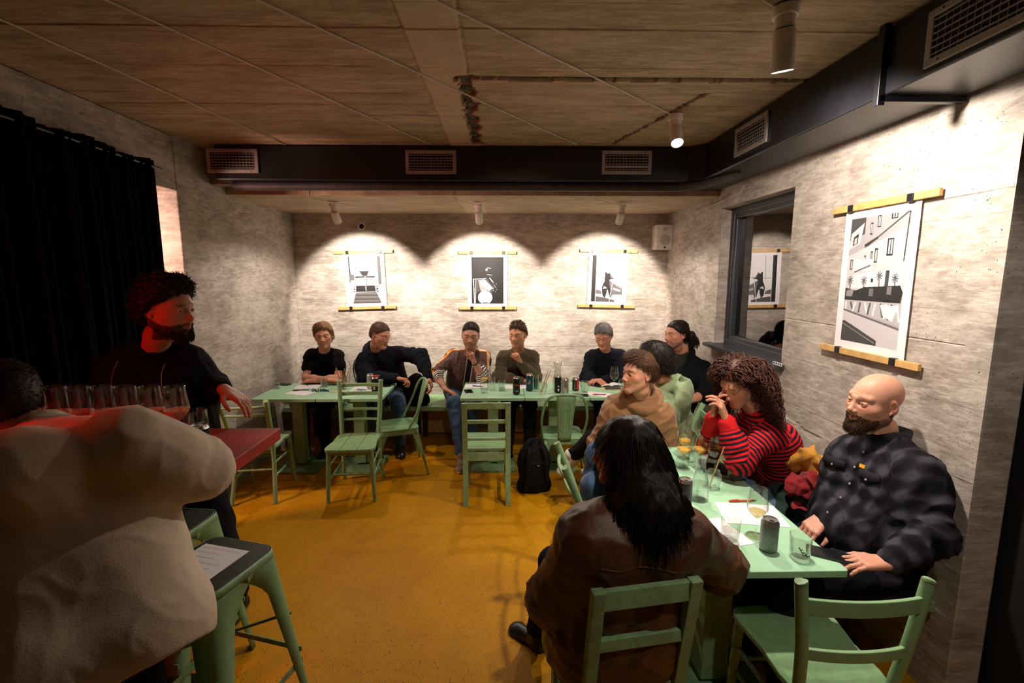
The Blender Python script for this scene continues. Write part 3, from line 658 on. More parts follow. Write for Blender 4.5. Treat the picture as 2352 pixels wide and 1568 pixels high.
def metal_chair(label, loc, rz):
    t = thing('metal_chair', label, 'chair', loc, rz, 'pressed metal bistro chairs'); w, d = .36, .36
    m = MB(); m.rbox((0, 0, .443), (w, d, .012), .05, 6); m.build('seat', M_MINTM, t, bevel=.004)
    o = []
    m = MB()
    for (c, dd) in (((0, -d/2+.004, .418), (w-.08, .004, .045)), ((0, d/2-.004, .418), (w-.08, .004, .045)), ((-w/2+.004, 0, .418), (.004, d-.08, .045)), ((w/2-.004, 0, .418), (.004, d-.08, .045))): m.box(c, dd)
    m.build('seat_skirt', M_MINTM, t)
    for sx in (-1, 1):
        for sy in (-1, 1):
            a = Vector((sx*(w/2-.03), sy*(d/2-.03), .44)); b_ = Vector((sx*(w/2+.045), sy*(d/2+.055), 0)); dr = b_-a
            vs = []; fs = []; NS = 9
            for k in range(NS):
                q = k/(NS-1); c = a+dr*q; wd = .055*(1-q)**2.2+.016+ (.03 if k == 0 else 0)
                vs += [(c.x+sx*.014-sx*wd, c.y+sy*.014, c.z), (c.x+sx*.014, c.y+sy*.014, c.z), (c.x+sx*.014, c.y+sy*.014-sy*wd, c.z)]
            for k in range(NS-1): i = k*3; fs += [(i, i+1, i+4, i+3), (i+1, i+2, i+5, i+4)]
            m = MB(); m._add(vs, fs); o = m.build('leg', M_MINTM, t, True); s = o.modifiers.new('sol', 'SOLIDIFY'); s.thickness = .004; s.offset = 0
    # looped tubular back
    bp = bez([(-w/2+.0, d/2-.10, .45), (-w/2-.015, d/2-.01, .62), (-w/2+.02, d/2+.06, .80), (-.08, d/2+.095, .855), (.08, d/2+.095, .855), (w/2-.02, d/2+.06, .80), (w/2+.015, d/2-.01, .62), (w/2, d/2-.10, .45)], 6)
    m = MB(); m.tube(bp, .011, 10); m.build('back_loop', M_MINTM, t, True)
    vs = []; NS = 10
    for k in range(NS):
        q = k/(NS-1); z = .42+.43*q; y = d/2-.005+.10*q**1.2; hw = .055+.028*q
        for xx in (-1, -.6, 0, .6, 1): vs.append((xx*hw, y+.004*(1-abs(xx)), z))
    fs = [(k*5+j, k*5+j+1, (k+1)*5+j+1, (k+1)*5+j) for k in range(NS-1) for j in range(4)]
    m = MB(); m._add(vs, fs); o = m.build('back_splat', M_MINTM, t, True); s = o.modifiers.new('sol', 'SOLIDIFY'); s.thickness = .004; s.offset = 0
    for r_ in (.6, .35):
        pts = []
        for q in np.linspace(0, 1, 17)[:-1]:
            a = q*2*PI; zz = .65+.14*r_/.6*math.copysign(abs(math.sin(a))**.5, math.sin(a)); xx = .065*r_*math.copysign(abs(math.cos(a))**.6, math.cos(a)); qq = (zz-.42)/.43
            pts.append((xx, d/2-.005+.10*qq**1.2+.007, zz))
        m = MB(); m.tube(pts, .0022, 6, True); m.build('embossed_line', M_MINTM, t, True)
    return t
def metal_stool(label, loc, rz, h=.76):
    t = thing('metal_stool', label, 'stool', loc, rz, 'tall pressed metal bar stools'); w = .31
    m = MB(); m.rbox((0, 0, h-.006), (w, w, .012), .045, 6); m.build('seat', MATS.get('dark_seat') or plain('dark_seat', (.03, .035, .022), .45, var=.5, vs=30), t, bevel=.004)
    m = MB()
    outl = lambda ww, r: [((sx*(ww/2-r)+r*math.cos(q*PI/2+k*PI/8)), (sy*(ww/2-r)+r*math.sin(q*PI/2+k*PI/8))) for q, (sx, sy) in enumerate(((1, 1), (-1, 1), (-1, -1), (1, -1))) for k in range(5)]
    a, b_ = outl(w+.004, .045), outl(w+.018, .05); n = len(a)
    vs = [(x, y, h-.002) for x, y in a]+[(x, y, h-.032) for x, y in b_]
    m._add(vs, [(i, (i+1) % n, n+(i+1) % n, n+i) for i in range(n)]); o = m.build('seat_skirt', M_MINTM, t, True); s = o.modifiers.new('sol', 'SOLIDIFY'); s.thickness = .003
    for sx in (-1, 1):
        for sy in (-1, 1):
            a = Vector((sx*(w/2+.008), sy*(w/2+.008), h-.028)); b_ = Vector((sx*(w/2+.075), sy*(w/2+.075), 0)); dr = b_-a; vs = []; fs = []; NS = 16
            for k in range(NS):
                q = (k/(NS-1))**1.6; c = a+dr*q; wd = .095*max(0, 1-q*5.5)**1.6+.034*(1-q)+.022; r = .038*(1-q)+.012
                prof = [(-wd-r, 0), (-r, 0)]+[(-r+r*math.sin(e*PI/8), -r+r*math.cos(e*PI/8)) for e in (1, 2, 3)]+[(0, -r), (0, -wd-r)]
                vs += [(c.x+sx*u, c.y+sy*v, c.z) for u, v in prof]
            for k in range(NS-1):
                for e in range(6): i = k*7+e; fs.append((i, i+1, i+8, i+7))
            m = MB(); m._add(vs, fs); o = m.build('leg', M_MINTM, t, True); s = o.modifiers.new('sol', 'SOLIDIFY'); s.thickness = .004; s.offset = 0
    q = w/2+.05
    for (p0, p1, zz) in (((-q, -q), (q, -q), .27), ((q, -q), (q, q), .22), ((q, q), (-q, q), .27), ((-q, q), (-q, -q), .22)):
        m = MB(); m.box(((p0[0]+p1[0])/2, (p0[1]+p1[1])/2, zz), (max(abs(p1[0]-p0[0]), .006), max(abs(p1[1]-p0[1]), .006), .022)); m.build('foot_bar', M_MINTM, t)
    m = MB(); m.tube([(-w/2-.03, -w/2-.03, .45), (w/2+.03, w/2+.03, .45)], .006, 6); m.tube([(w/2+.03, -w/2-.03, .45), (-w/2-.03, w/2+.03, .45)], .006, 6); m.build('cross_brace', M_MINTM, t, True)
    return t
ladder_chair('wooden chair with a three-plank seat before the left back table', (-1.25, 3.885, 0), .06, ((.875, .03), (.80, .03), (.665, .022), (.575, .02)), True, .90, .40, planks=True, tilt=.03)
ladder_chair('mint chair with round rungs beyond the end of the red bar', (-2.05, 3.93, 0), PI+.12, ((.83, .0), (.76, .0), (.60, .0)), False, .86, .38)
metal_chair('metal chair turned sideways right of the three-plank chair', (-1.0, 4.36, 0), -PI/2+.35)
square_chair('square-post chair standing before the middle back table, back to the room', (-.135, 3.87, 0), PI+.02, ((.835, .05), (.70, .03), (.55, .022)), .86, .385)
metal_chair('metal chair with a looped back facing the back tables, beside the black backpack', (.53, 4.10, 0), PI)
ladder_chair('mint chair with round bent rungs, empty at the left side of the right-hand table', (.655, 2.50, 0), PI/2, ((.80, 0), (.70, 0)), False, .85, .40)
ladder_chair('mint chair behind the person in the green hoodie', (1.17, 3.42, 0), -PI/2-.25, ((.80, .05), (.65, .035)), True, .85, .40)
square_chair('square-post chair under the person in the brown leather jacket', (.42, 1.66, 0), PI+.16, ((.825, .07), (.64, .045)), .865, .375)
ladder_chair('nearest mint chair with two broad curved slats, at the end of the right-hand table', (1.155, 1.60, 0), PI, ((.80, .055), (.62, .04)), True, .865, .40, tilt=.0, splay=.045)
ladder_chair('mint chair under the person in the tan hoodie', (.80, 3.12, 0), -PI/2+.2, ((.78, .05), (.65, .035)), True, .80, .38)
metal_stool('nearest tall metal stool with a sheet of paper lying on it', (-1.115, 1.70, 0), -.28)
metal_stool('tall metal stool half hidden between the white sweater and the papered stool', (-1.50, 1.98, 0), -.12)
metal_stool('tall metal stool under the person in the white sweater', (-1.32, 1.12, 0), .2)
# red bar table
bc = P(645, 982, Z=1.18); bn = P(470, 1112, Z=1.13); BX, BY1, BY0 = float(bc[0]), float(bc[1]), float(bn[1])
t = thing('bar_table', 'high bar table with a red lacquered top under the row of glasses', 'table', (BX-.63, (BY0+BY1)/2, 0))
m = MB(); m.rbox((0, 0, 1.155), (1.26, BY1-BY0, .05), .008, 2); m.build('bar_top', plain('red_lacquer', (.34, .012, .006), .55, var=.25, vs=9), t, bevel=.003)
for sx in (-1, 1): m = MB(); m.box((sx*.3-.22, 0, .57), (.07, .07, 1.12)); m.box((sx*.3-.22, 0, .012), (.4, .36, .022)); m.build('bar_leg', M_BLACKM, t, bevel=.003)
# ------------------------------------------------------------------ organic surfaces: blended distance fields, meshed once
A_ = lambda *q: np.array(q, float)
def nrm(v): v = np.asarray(v, float); return v/(np.linalg.norm(v)+1e-12)
class Field:
    def __init__(s, lo, hi, h):
        s.lo = np.asarray(lo, float); s.h = h; s.n = np.ceil((np.asarray(hi)-s.lo)/h).astype(int)+2; s.F = np.full(s.n, .3, np.float32)
        s.ax = [s.lo[i]+h*np.arange(s.n[i]) for i in range(3)]
    def _sub(s, lo, hi):
        a = np.maximum(((lo-s.lo)/s.h).astype(int), 0); b = np.minimum(((hi-s.lo)/s.h).astype(int)+2, s.n)
        if (b <= a).any(): return None
        g = np.meshgrid(*[s.ax[i][a[i]:b[i]] for i in range(3)], indexing='ij', sparse=False)
        return tuple(slice(a[i], b[i]) for i in range(3)), np.stack(g, -1).astype(np.float32)
    def put(s, d, sl, k, op):
        f = s.F[sl]
        if op == 'u':
            if k > 0: q = np.clip(.5+.5*(f-d)/k, 0, 1); s.F[sl] = f*(1-q)+d*q-k*q*(1-q)
            else: s.F[sl] = np.minimum(f, d)
        else:
            if k > 0: q = np.clip(.5-.5*(f+d)/k, 0, 1); s.F[sl] = f*(1-q)-d*q+k*q*(1-q)
            else: s.F[sl] = np.maximum(f, -d)
    def cap(s, a, b, ra, rb=None, k=.02, op='u', flat=None):
        a = np.asarray(a, float); b = np.asarray(b, float); rb = ra if rb is None else rb; m = max(ra, rb)+k+2*s.h
        q = s._sub(np.minimum(a, b)-m, np.maximum(a, b)+m)
        if q is None: return s
        sl, p = q; p = p-a.astype(np.float32); ab = (b-a).astype(np.float32)
        t = np.clip(p@ab/max(float(ab@ab), 1e-9), 0, 1); r = ra+(rb-ra)*t; e = p-t[..., None]*ab
        if flat is not None: n, f = flat; n = nrm(n).astype(np.float32); e = e+(e@n)[..., None]*n*(f-1)
        s.put(np.sqrt((e*e).sum(-1))-r, sl, k, op); return s
    def chain(s, pts, rs, k=.02, op='u', flat=None):
        for i in range(len(pts)-1): s.cap(pts[i], pts[i+1], rs[i], rs[i+1], k if i == 0 or op == 's' else k, op, flat)
        return s
    def ell(s, c, r, k=.02, op='u', R=None):
        c = np.asarray(c, float); r = np.asarray(r, float); m = r.max()+k+2*s.h; q = s._sub(c-m, c+m)
        if q is None: return s
        sl, p = q; p = p-c.astype(np.float32)
        if R is not None: p = p@np.asarray(R, np.float32)
        a = np.sqrt(((p/r)**2).sum(-1)); b = np.sqrt(((p/r**2)**2).sum(-1))+1e-9
        s.put((a*(a-1)/b).astype(np.float32), sl, k, op); return s
    def cut(s, p0, n, k=.01):                         # remove everything on the side n points to
        g = np.stack(np.meshgrid(*s.ax, indexing='ij'), -1).astype(np.float32); d = (g-np.asarray(p0, np.float32))@nrm(n).astype(np.float32)
        s.F = np.maximum(s.F, d); return s
    def mesh(s):
        F = s.F; S = F < 0; n = F.shape; h = s.h
        cn = [(i, j, k) for i in (0, 1) for j in (0, 1) for k in (0, 1)]
        cv = [S[i:n[0]-1+i, j:n[1]-1+j, k:n[2]-1+k] for i, j, k in cn]; tot = sum(c.astype(np.int8) for c in cv)
        act = (tot > 0) & (tot < 8); I = np.argwhere(act); vid = np.full(act.shape, -1, np.int64); vid[act] = np.arange(len(I))
        V = np.stack([F[I[:, 0]+i, I[:, 1]+j, I[:, 2]+k] for i, j, k in cn], 1); pos = np.zeros((len(I), 3)); cnt = np.zeros(len(I))
        for a in range(8):
            for b in range(a+1, 8):
                if sum(abs(x-y) for x, y in zip(cn[a], cn[b])) == 1:
                    m = (V[:, a] < 0) != (V[:, b] < 0); t = V[:, a]/(V[:, a]-V[:, b]+1e-12*(~m)); t = np.where(m, t, 0)
                    pos += m[:, None]*(np.array(cn[a])+t[:, None]*(np.array(cn[b])-np.array(cn[a]))); cnt += m
        P_ = s.lo+h*(I+pos/cnt[:, None]); Q = []
        for ax in range(3):
            o1, o2 = [(1, 2), (2, 0), (0, 1)][ax]
            sa = [slice(0, m) for m in n]; sb = [slice(0, m) for m in n]; sa[ax] = slice(0, n[ax]-1); sb[ax] = slice(1, n[ax])
            A, B = S[tuple(sa)], S[tuple(sb)]; e = np.argwhere(A != B); e = e[(e[:, o1] > 0) & (e[:, o2] > 0) & (e[:, o1] < n[o1]-1) & (e[:, o2] < n[o2]-1)]
            if not len(e): continue
            d1 = np.zeros(3, int); d1[o1] = 1; d2 = np.zeros(3, int); d2[o2] = 1
            g = lambda c: vid[c[:, 0], c[:, 1], c[:, 2]]
            q = np.stack([g(e-d1-d2), g(e-d2), g(e), g(e-d1)], 1); ins = A[e[:, 0], e[:, 1], e[:, 2]]
            q[~ins] = q[~ins][:, ::-1]; Q.append(q)
        Q = np.concatenate(Q); return P_, Q[(Q >= 0).all(1)]
def vnorm(V, Q):
    N = np.cross(V[Q[:, 2]]-V[Q[:, 0]], V[Q[:, 3]]-V[Q[:, 1]]); o = np.zeros_like(V)
    for i in range(4): np.add.at(o, Q[:, i], N)
    return o/(np.linalg.norm(o, axis=1, keepdims=True)+1e-12)
def n3(p, f, seed=0):
    r = np.random.default_rng(seed); o = 0; w = 0
    for k in range(6):
        d = nrm(r.normal(size=3)); e = nrm(r.normal(size=3)); g = f*r.uniform(.7, 1.9); a = 1/(1+.4*k)
        o = o+a*np.sin(p@d*g+r.uniform(0, 6)+1.5*np.sin(p@e*g*.7+r.uniform(0, 6))); w += a
    return o/w
def smooth_mesh(V, Q, it=2, lam=.5):
    a = Q.ravel(); b = np.roll(Q, -1, 1).ravel()
    for _ in range(it):
        s = np.zeros_like(V); c = np.zeros(len(V)); np.add.at(s, a, V[b]); np.add.at(s, b, V[a]); np.add.at(c, a, 1); np.add.at(c, b, 1)
        V = V+lam*(s/c[:, None].clip(1)-V)
    return V
def to_obj(name, V, Q, mat, parent=None, attrs=None, off=None, smooth=True):
    if off is not None: V = V-off
    me = bpy.data.meshes.new(name); nv = len(V); nq = len(Q); k = Q.shape[1]
    me.vertices.add(nv); me.vertices.foreach_set('co', np.asarray(V, np.float32).ravel()); me.loops.add(nq*k); me.loops.foreach_set('vertex_index', Q.ravel().astype(np.int32))
    me.polygons.add(nq); me.polygons.foreach_set('loop_start', np.arange(0, nq*k, k, dtype=np.int32)); me.update(calc_edges=True); me.validate()
    for an, av in (attrs or {}).items():
        if av.ndim == 1: t = me.attributes.new(an, 'FLOAT', 'POINT'); t.data.foreach_set('value', av.astype(np.float32))
        else: t = me.attributes.new(an, 'FLOAT_COLOR', 'POINT'); t.data.foreach_set('color', np.concatenate([av, np.ones((len(av), 1))], 1).astype(np.float32).ravel())
    return link_mesh(name, me, mat, parent, smooth)
# ---- materials of people
def skin_mat(name, c, c2):
    n = NT(name); v = n.coord(); a = n.add('ShaderNodeAttribute'); a.attribute_name = 'Tint'
    sp = n.add('ShaderNodeSeparateColor'); n.link(a.outputs['Color'], sp.inputs[0])
    base = n.ramp(n.noise(v, 24, 5, .65), [(.3, tuple(q*.86 for q in c)), (.7, c)])
    base = n.mix(sp.outputs[2], base, (c[0]*.95, c[1]*.55, c[2]*.5)); base = n.mix(sp.outputs[0], base, (c[0]*.62, c[1]*.32, c[2]*.34))
    g = n.ramp(n.noise(v, 260, 3, .7), [(.3, .65), (.6, 1.)]); base = n.mix(n.math('MULTIPLY', sp.outputs[1], g), base, c2)
    n.bump(n.math('ADD', n.noise(v, 300, 3), n.math('MULTIPLY', n.noise(v, 60, 3), 1.5)), .22, .0012)
    return n.set(base, .50, 0, .4, Subsurface_Weight=.06, Subsurface_Radius=(1, .3, .15), Subsurface_Scale=.008)
def cloth_mat(name, c, c2=None, rough=.85, scale=260, bump=.25, sheen=.15):
    n = NT(name); v = n.coord(); f = n.noise(v, 7, 5, .6); c2 = c2 or tuple(q*.7 for q in c)
    sheen = sheen if max(c) > .03 else .0
    col = n.ramp(f, [(.3, c2), (.7, c)]); n.bump(n.math('ADD', n.noise(v, scale, 2), n.math('MULTIPLY', n.noise(v, 30, 4), 1.6)), bump, .0015)
    return n.set(col, rough, 0, .2 if max(c) > .03 else .06, Sheen_Weight=sheen, Sheen_Roughness=.5)
def hair_mat(name, c, rough=.42):
    n = NT(name); v = n.coord(); col = n.ramp(n.noise(v, 55, 4, .7), [(.3, tuple(q*.45 for q in c)), (.72, tuple(min(1, q*1.35) for q in c))])
    n.bump(n.noise(v, 160, 3), .6, .002); return n.set(col, max(rough, .5), 0, .22)
M_EYE = plain('eye_white', (.7, .66, .62), .2); M_IRIS = plain('eye_iris', (.05, .035, .025), .15)
# ---- hands
def hand_field(f, wrist, d, n, side, curl=.5, thumb=.5, spread=.5, sc=1.0, curls=None):
    d = nrm(d); n = nrm(np.asarray(n, float)-d*np.dot(n, d)); s = np.cross(d, n)*(1 if side == 'R' else -1)
    w = np.asarray(wrist, float); g = lambda a, b, c: w+(d*a+s*b+n*c)*sc
    kn = [(.088, .030), (.092, .010), (.087, -.011), (.078, -.030)]; L = [(.041, .025, .019), (.045, .029, .020), (.042, .027, .019), (.033, .020, .017)]
    for a, b in kn: f.cap(g(-.01, b*.55, 0), g(a*.98, b, -.002), .0165*sc, .0125*sc, k=.012)
    f.ell(g(.035, .022, .010), (.026*sc, .018*sc, .018*sc), k=.012)
    for i, ((a, b), ls) in enumerate(zip(kn, L)):
        c = curls[i] if curls else curl*(1+.08*i); p = g(a, b, -.001); ang = 0; sp = (1.5-i)*.09*spread
        for j, l in enumerate(ls):
            ang += c*(.95, 1.15, .75)[j]; dd = (d*math.cos(ang)+n*math.sin(ang)); dd = dd+s*sp*math.cos(ang); dd = nrm(dd); q = p+dd*l*sc
            f.cap(p, q, (.0095, .0088, .0080)[j]*sc*(.88 if i == 3 else 1), (.0088, .0080, .0068)[j]*sc*(.88 if i == 3 else 1), k=.004); p = q
    p = g(.012, .024, .006); t0 = nrm(d*.62+s*.72+n*(.12+.45*thumb)); q = p+t0*.045*sc; f.cap(p, q, .015*sc, .0115*sc, k=.01)
    t1 = nrm(d*.85+s*(.45-.5*thumb)+n*(.1+.55*thumb)); r = q+t1*.032*sc; f.cap(q, r, .0108*sc, .0098*sc, k=.004)
    t2 = nrm(d*.9+s*(.15-.6*thumb)+n*(.15+.6*thumb)); f.cap(r, r+t2*.025*sc, .0098*sc, .0078*sc, k=.004)
# ---- heads (local: x right, y forward, z up, metres)
def hairline(y, st):
    ys = [-.14, -.085, -.05, -.02, .0, .02, .045, .065, .085, .12]; zs = {'t': [-.03, -.03, -.02, .010, .032, .045, .055, .068, .080, .09], 'm': [-.075, -.075, -.06, -.028, .012, .022, .04, .062, .075, .085], 'f': [-.2, -.2, -.1, -.05, -.02, .0, .04, .066, .078, .09], 'r': [-.07, -.07, -.05, -.02, .015, .03, .06, .085, .1, .11]}[st]
    return np.interp(y, ys, zs)
def head_mesh(o, h=.0034):
    f = Field((-.105, -.13, -.165), (.105, .14, .15), h); w = o.get('jaw', 1.0); fat = o.get('fat', 0.0)
    f.ell((0, -.014, .036), (.0765, .097, .084), k=0); f.ell((0, .022, -.01), (.066, .074, .085), k=.03)
    f.ell((0, .03, -.045), (.056*w+fat, .058, .066), k=.03)
    for s in (-1, 1):
        f.cap((s*(.055*w+fat), -.008, -.052), (s*.017, .072, -.102), .015+fat, .016+fat*.4, k=.028)
        f.ell((s*.046, .05, -.022), (.020+fat, .022, .019), k=.022)
        f.cap((s*.010, .088, .022), (s*.046, .070, .026), .0095, .008, k=.016)
    f.ell((0, .074, -.104+o.get('chin', 0)), (.020*w, .018, .015), k=.02)
    f.cap((0, .084, .014), (0, .106, -.028), .0075, .0095, k=.012); f.ell((0, .1065, -.031), (.0115, .012, .010), k=.006)
    for s in (-1, 1):
        f.ell((s*.0125, .097, -.036), (.0085, .0115, .0085), k=.005)
        f.ell((s*.031, .090, .001), (.0175, .013, .0115), k=.012, op='s')
        f.ell((s*.0065, .105, -.0445), (.0035, .006, .004), k=.002, op='s')
    f.cap((0, .078, -.048), (0, .090, -.050), .012, .011, k=.015)
    sm = o.get('smile', 0)*.006
    f.cap((-.019, .083, -.0615+sm), (0, .095, -.060), .004, .0068, k=.006); f.cap((0, .095, -.060), (.019, .083, -.0615+sm), .0068, .004, k=.006)
    f.cap((-.016, .083, -.071+sm*.5), (0, .092, -.0725), .0045, .0075, k=.006); f.cap((0, .092, -.0725), (.016, .083, -.071+sm*.5), .0075, .0045, k=.006)
    for a, b in (((-.024, .082, -.066+sm*1.6), (0, .102, -.0662)), ((0, .102, -.0662), (.024, .082, -.066+sm*1.6))): f.cap(a, b, .0016, .0022, k=.002, op='s')
    for s in (-1, 1):                                  # closed lid bulge with an almond opening
        f.ell((s*.031, .0765, .0005), (.0165, .0148, .0128), k=.004)
        c = o.get('lid', .35); f.ell((s*.031, .0935, -.0008), (.0125, .0088, .0074-.0030*c), k=.001, op='s')
        f.cap((s*.018, .0868, .0072), (s*.044, .0815, .0065), .0028, .0026, k=.004)
    if o.get('ears', 1):
        for s in (-1, 1):
            R = np.array(Matrix.Rotation(s*.35, 3, 'Z') @ Matrix.Rotation(-.2, 3, 'X'))
            f.ell((s*.079, -.012, -.002), (.0075, .0185, .031), k=.008, R=R); f.ell((s*.0865, -.009, .004), (.006, .0105, .017), k=.004, op='s', R=R); f.ell((s*.080, -.004, -.027), (.006, .008, .009), k=.005)
    f.cap((0, -.022, -.05), (0, -.026, -.105), .052, .050, k=.02)
    V, Q = f.mesh(); V = smooth_mesh(V, Q, 1, .2)
    x, y, z = V[:, 0], V[:, 1], V[:, 2]; ax = np.abs(x); T = np.zeros_like(V)
    lipz = -.066+sm*(ax/.02)**2
    T[:, 0] = np.clip(1.3-np.hypot(ax/.020, (z-lipz)/.0105)*1.1, 0, 1)*(y > .07)
    T[:, 0] = np.maximum(T[:, 0], np.clip(1.5-np.hypot((ax-.0065)/.004, (z+.044)/.004), 0, 1)*(y > .09))
    brow = np.clip(1.35-np.hypot((ax-.030)/.019, (z-.0250+.12*(ax-.03))/.0064), 0, 1)*(y > .055)*o.get('brow', .85)
    bd = o.get('beard', 0); line = np.interp(y, [-.02, .0, .03, .06, .085, .1], [-.022, -.034, -.052, -.058, -.050, -.046])
    soft = np.clip((line-z)/.008, 0, 1)*np.clip((y+.022+.3*np.clip(-z-.06, 0, .1))/.012, 0, 1)*np.clip((z+.135)/.015, 0, 1)*(1-np.clip(T[:, 0]*1.6, 0, 1)); soft = soft*np.clip(np.hypot(ax/.022, (z+.066)/.011)*1.2-.6, 0, 1)
    buzz = np.clip((z-hairline(y, 'm'))/.010+.5, 0, 1)*o.get('scalp', .85 if o.get('hair') else 0)
    T[:, 1] = np.clip(np.maximum(brow, np.maximum(soft*bd, buzz)), 0, 1)
    T[:, 2] = np.clip(.55-np.hypot((ax-.045)/.03, (z+.02)/.025)*.5, 0, .5)+.45*np.clip(1-np.hypot(x/.014, (z+.032)/.014), 0, 1)*(y > .09)+.35*(ax > .078)
    return V, Q, T
def hair_shell(o):
    t = o.get('thick', .012); tf = o.get('front', .02); f = Field((-.13, -.16, -.12), (.13, .15, .19), .0042)
    f.ell((0, -.014, .036), (.0775, .098, .085), k=0); f.ell((0, -.045, -.005), (.071, .063, .062), k=.02); f.ell((0, .022, -.01), (.066, .074, .085), k=.03)
    g = np.stack(np.meshgrid(*f.ax, indexing='ij'), -1); y = g[..., 1]; hl = hairline(y, o.get('line', 'm'))+.005*n3(g, 90, 3); q = np.clip((g[..., 2]-hl+.004)/.030, 0, 1); q = q*q*(3-2*q)
    topf = np.clip((g[..., 2]-.075)/.05, 0, 1)*(.55+.45*np.clip((y+.02)/.08, 0, 1)); th = .0012+t*q+np.maximum(tf-t, 0)*topf*q
    F2 = np.maximum(f.F-th, (hl-g[..., 2]-.002)*.9); f.F = F2.astype(np.float32); V, Q = f.mesh(); N = vnorm(V, Q); am = np.clip(t/.012, .3, 1.4)*o.get('rough', 1)
    V = V+N*(.0035*n3(V*A_(1, .5, 1), 110, 5)*am+.002*n3(V, 260, 6)*am)[:, None]; return V, Q, vnorm(V, Q)
def strands(roots, dirs, length, r0=.0014, seg=4, droop=.5, wig=.002, seed=0, curl=0.0):
    r = np.random.default_rng(seed); n = len(roots); p = roots.copy(); d = dirs/np.linalg.norm(dirs, axis=1, keepdims=True); pts = [p]; L = length*r.uniform(.6, 1.25, n)
    ph = r.uniform(0, 6.28, n); u = np.cross(d, A_(0, 0, 1)+r.normal(0, .05, (n, 3))); u /= np.linalg.norm(u, axis=1, keepdims=True)+1e-9; w = np.cross(d, u)
    for k in range(seg):
        d = d+A_(0, 0, -droop/seg)+r.normal(0, wig*30, (n, 3))/seg
        if curl: a = ph+curl*k; d = d+(u*np.cos(a)[:, None]+w*np.sin(a)[:, None])*.9
        d /= np.linalg.norm(d, axis=1, keepdims=True); p = p+d*(L/seg)[:, None]; pts.append(p)
    return tubes(np.stack(pts, 1), r0, 3)
def tubes(Pt, r0, ns=3, taper=True):
    n, k, _ = Pt.shape; t = np.gradient(Pt, axis=1); t /= np.linalg.norm(t, axis=2, keepdims=True)+1e-9; ref = np.tile(A_(.31, .52, .79), (n, k, 1)); u = np.cross(t, ref); u /= np.linalg.norm(u, axis=2, keepdims=True)+1e-9; w = np.cross(t, u)
    rr = r0*(1-(np.linspace(0, 1, k)**2)*.85 if taper else np.r_[.5, np.ones(k-2), .4]); ring = [Pt+(u*math.cos(2*PI*j/ns)+w*math.sin(2*PI*j/ns))*rr[None, :, None] for j in range(ns)]
    V = np.stack(ring, 2).reshape(-1, 3); b = (np.arange(n)*k*ns)[:, None, None]; i = np.arange(k-1)[None, :, None]; j = np.arange(ns)[None, None, :]; j2 = (j+1) % ns
    q = np.stack(np.broadcast_arrays(b+i*ns+j, b+i*ns+j2, b+(i+1)*ns+j2, b+(i+1)*ns+j), -1).reshape(-1, 4); return V, q
def join(parts):
    V = []; Q = []; b = 0
    for v, q in parts: V.append(v); Q.append(q+b); b += len(v)
    return np.concatenate(V), np.concatenate(Q)
def head_frame(yaw, pitch=0, roll=0):
    f = A_(math.sin(yaw)*math.cos(pitch), -math.cos(yaw)*math.cos(pitch), -math.sin(pitch)); r = nrm(np.cross(f, A_(0, 0, 1))); u = np.cross(r, f)
    r2 = r*math.cos(roll)+u*math.sin(roll); u2 = u*math.cos(roll)-r*math.sin(roll); return np.stack([r2, f, u2], 1)
def axial(V, bones):
    best = np.full(len(V), 9.); ax = np.zeros(len(V)); rad = np.zeros(len(V))
    for a, b, off, wgt in bones:
        ab = b-a; L = np.linalg.norm(ab); d = ab/L; t = (V-a)@d; tc = np.clip(t, 0, L); e = V-a-tc[:, None]*d; q = np.linalg.norm(e, axis=1)*wgt
        m = q < best; best = np.where(m, q, best); ax = np.where(m, t+off, ax)
    return ax
def poly_dist(V, pts):
    o = np.full(len(V), 9.)
    for a, b in zip(pts[:-1], pts[1:]):
        ab = b-a; t = np.clip((V-a)@ab/(ab@ab), 0, 1); o = np.minimum(o, np.linalg.norm(V-a-t[:, None]*ab, axis=1))
    return o
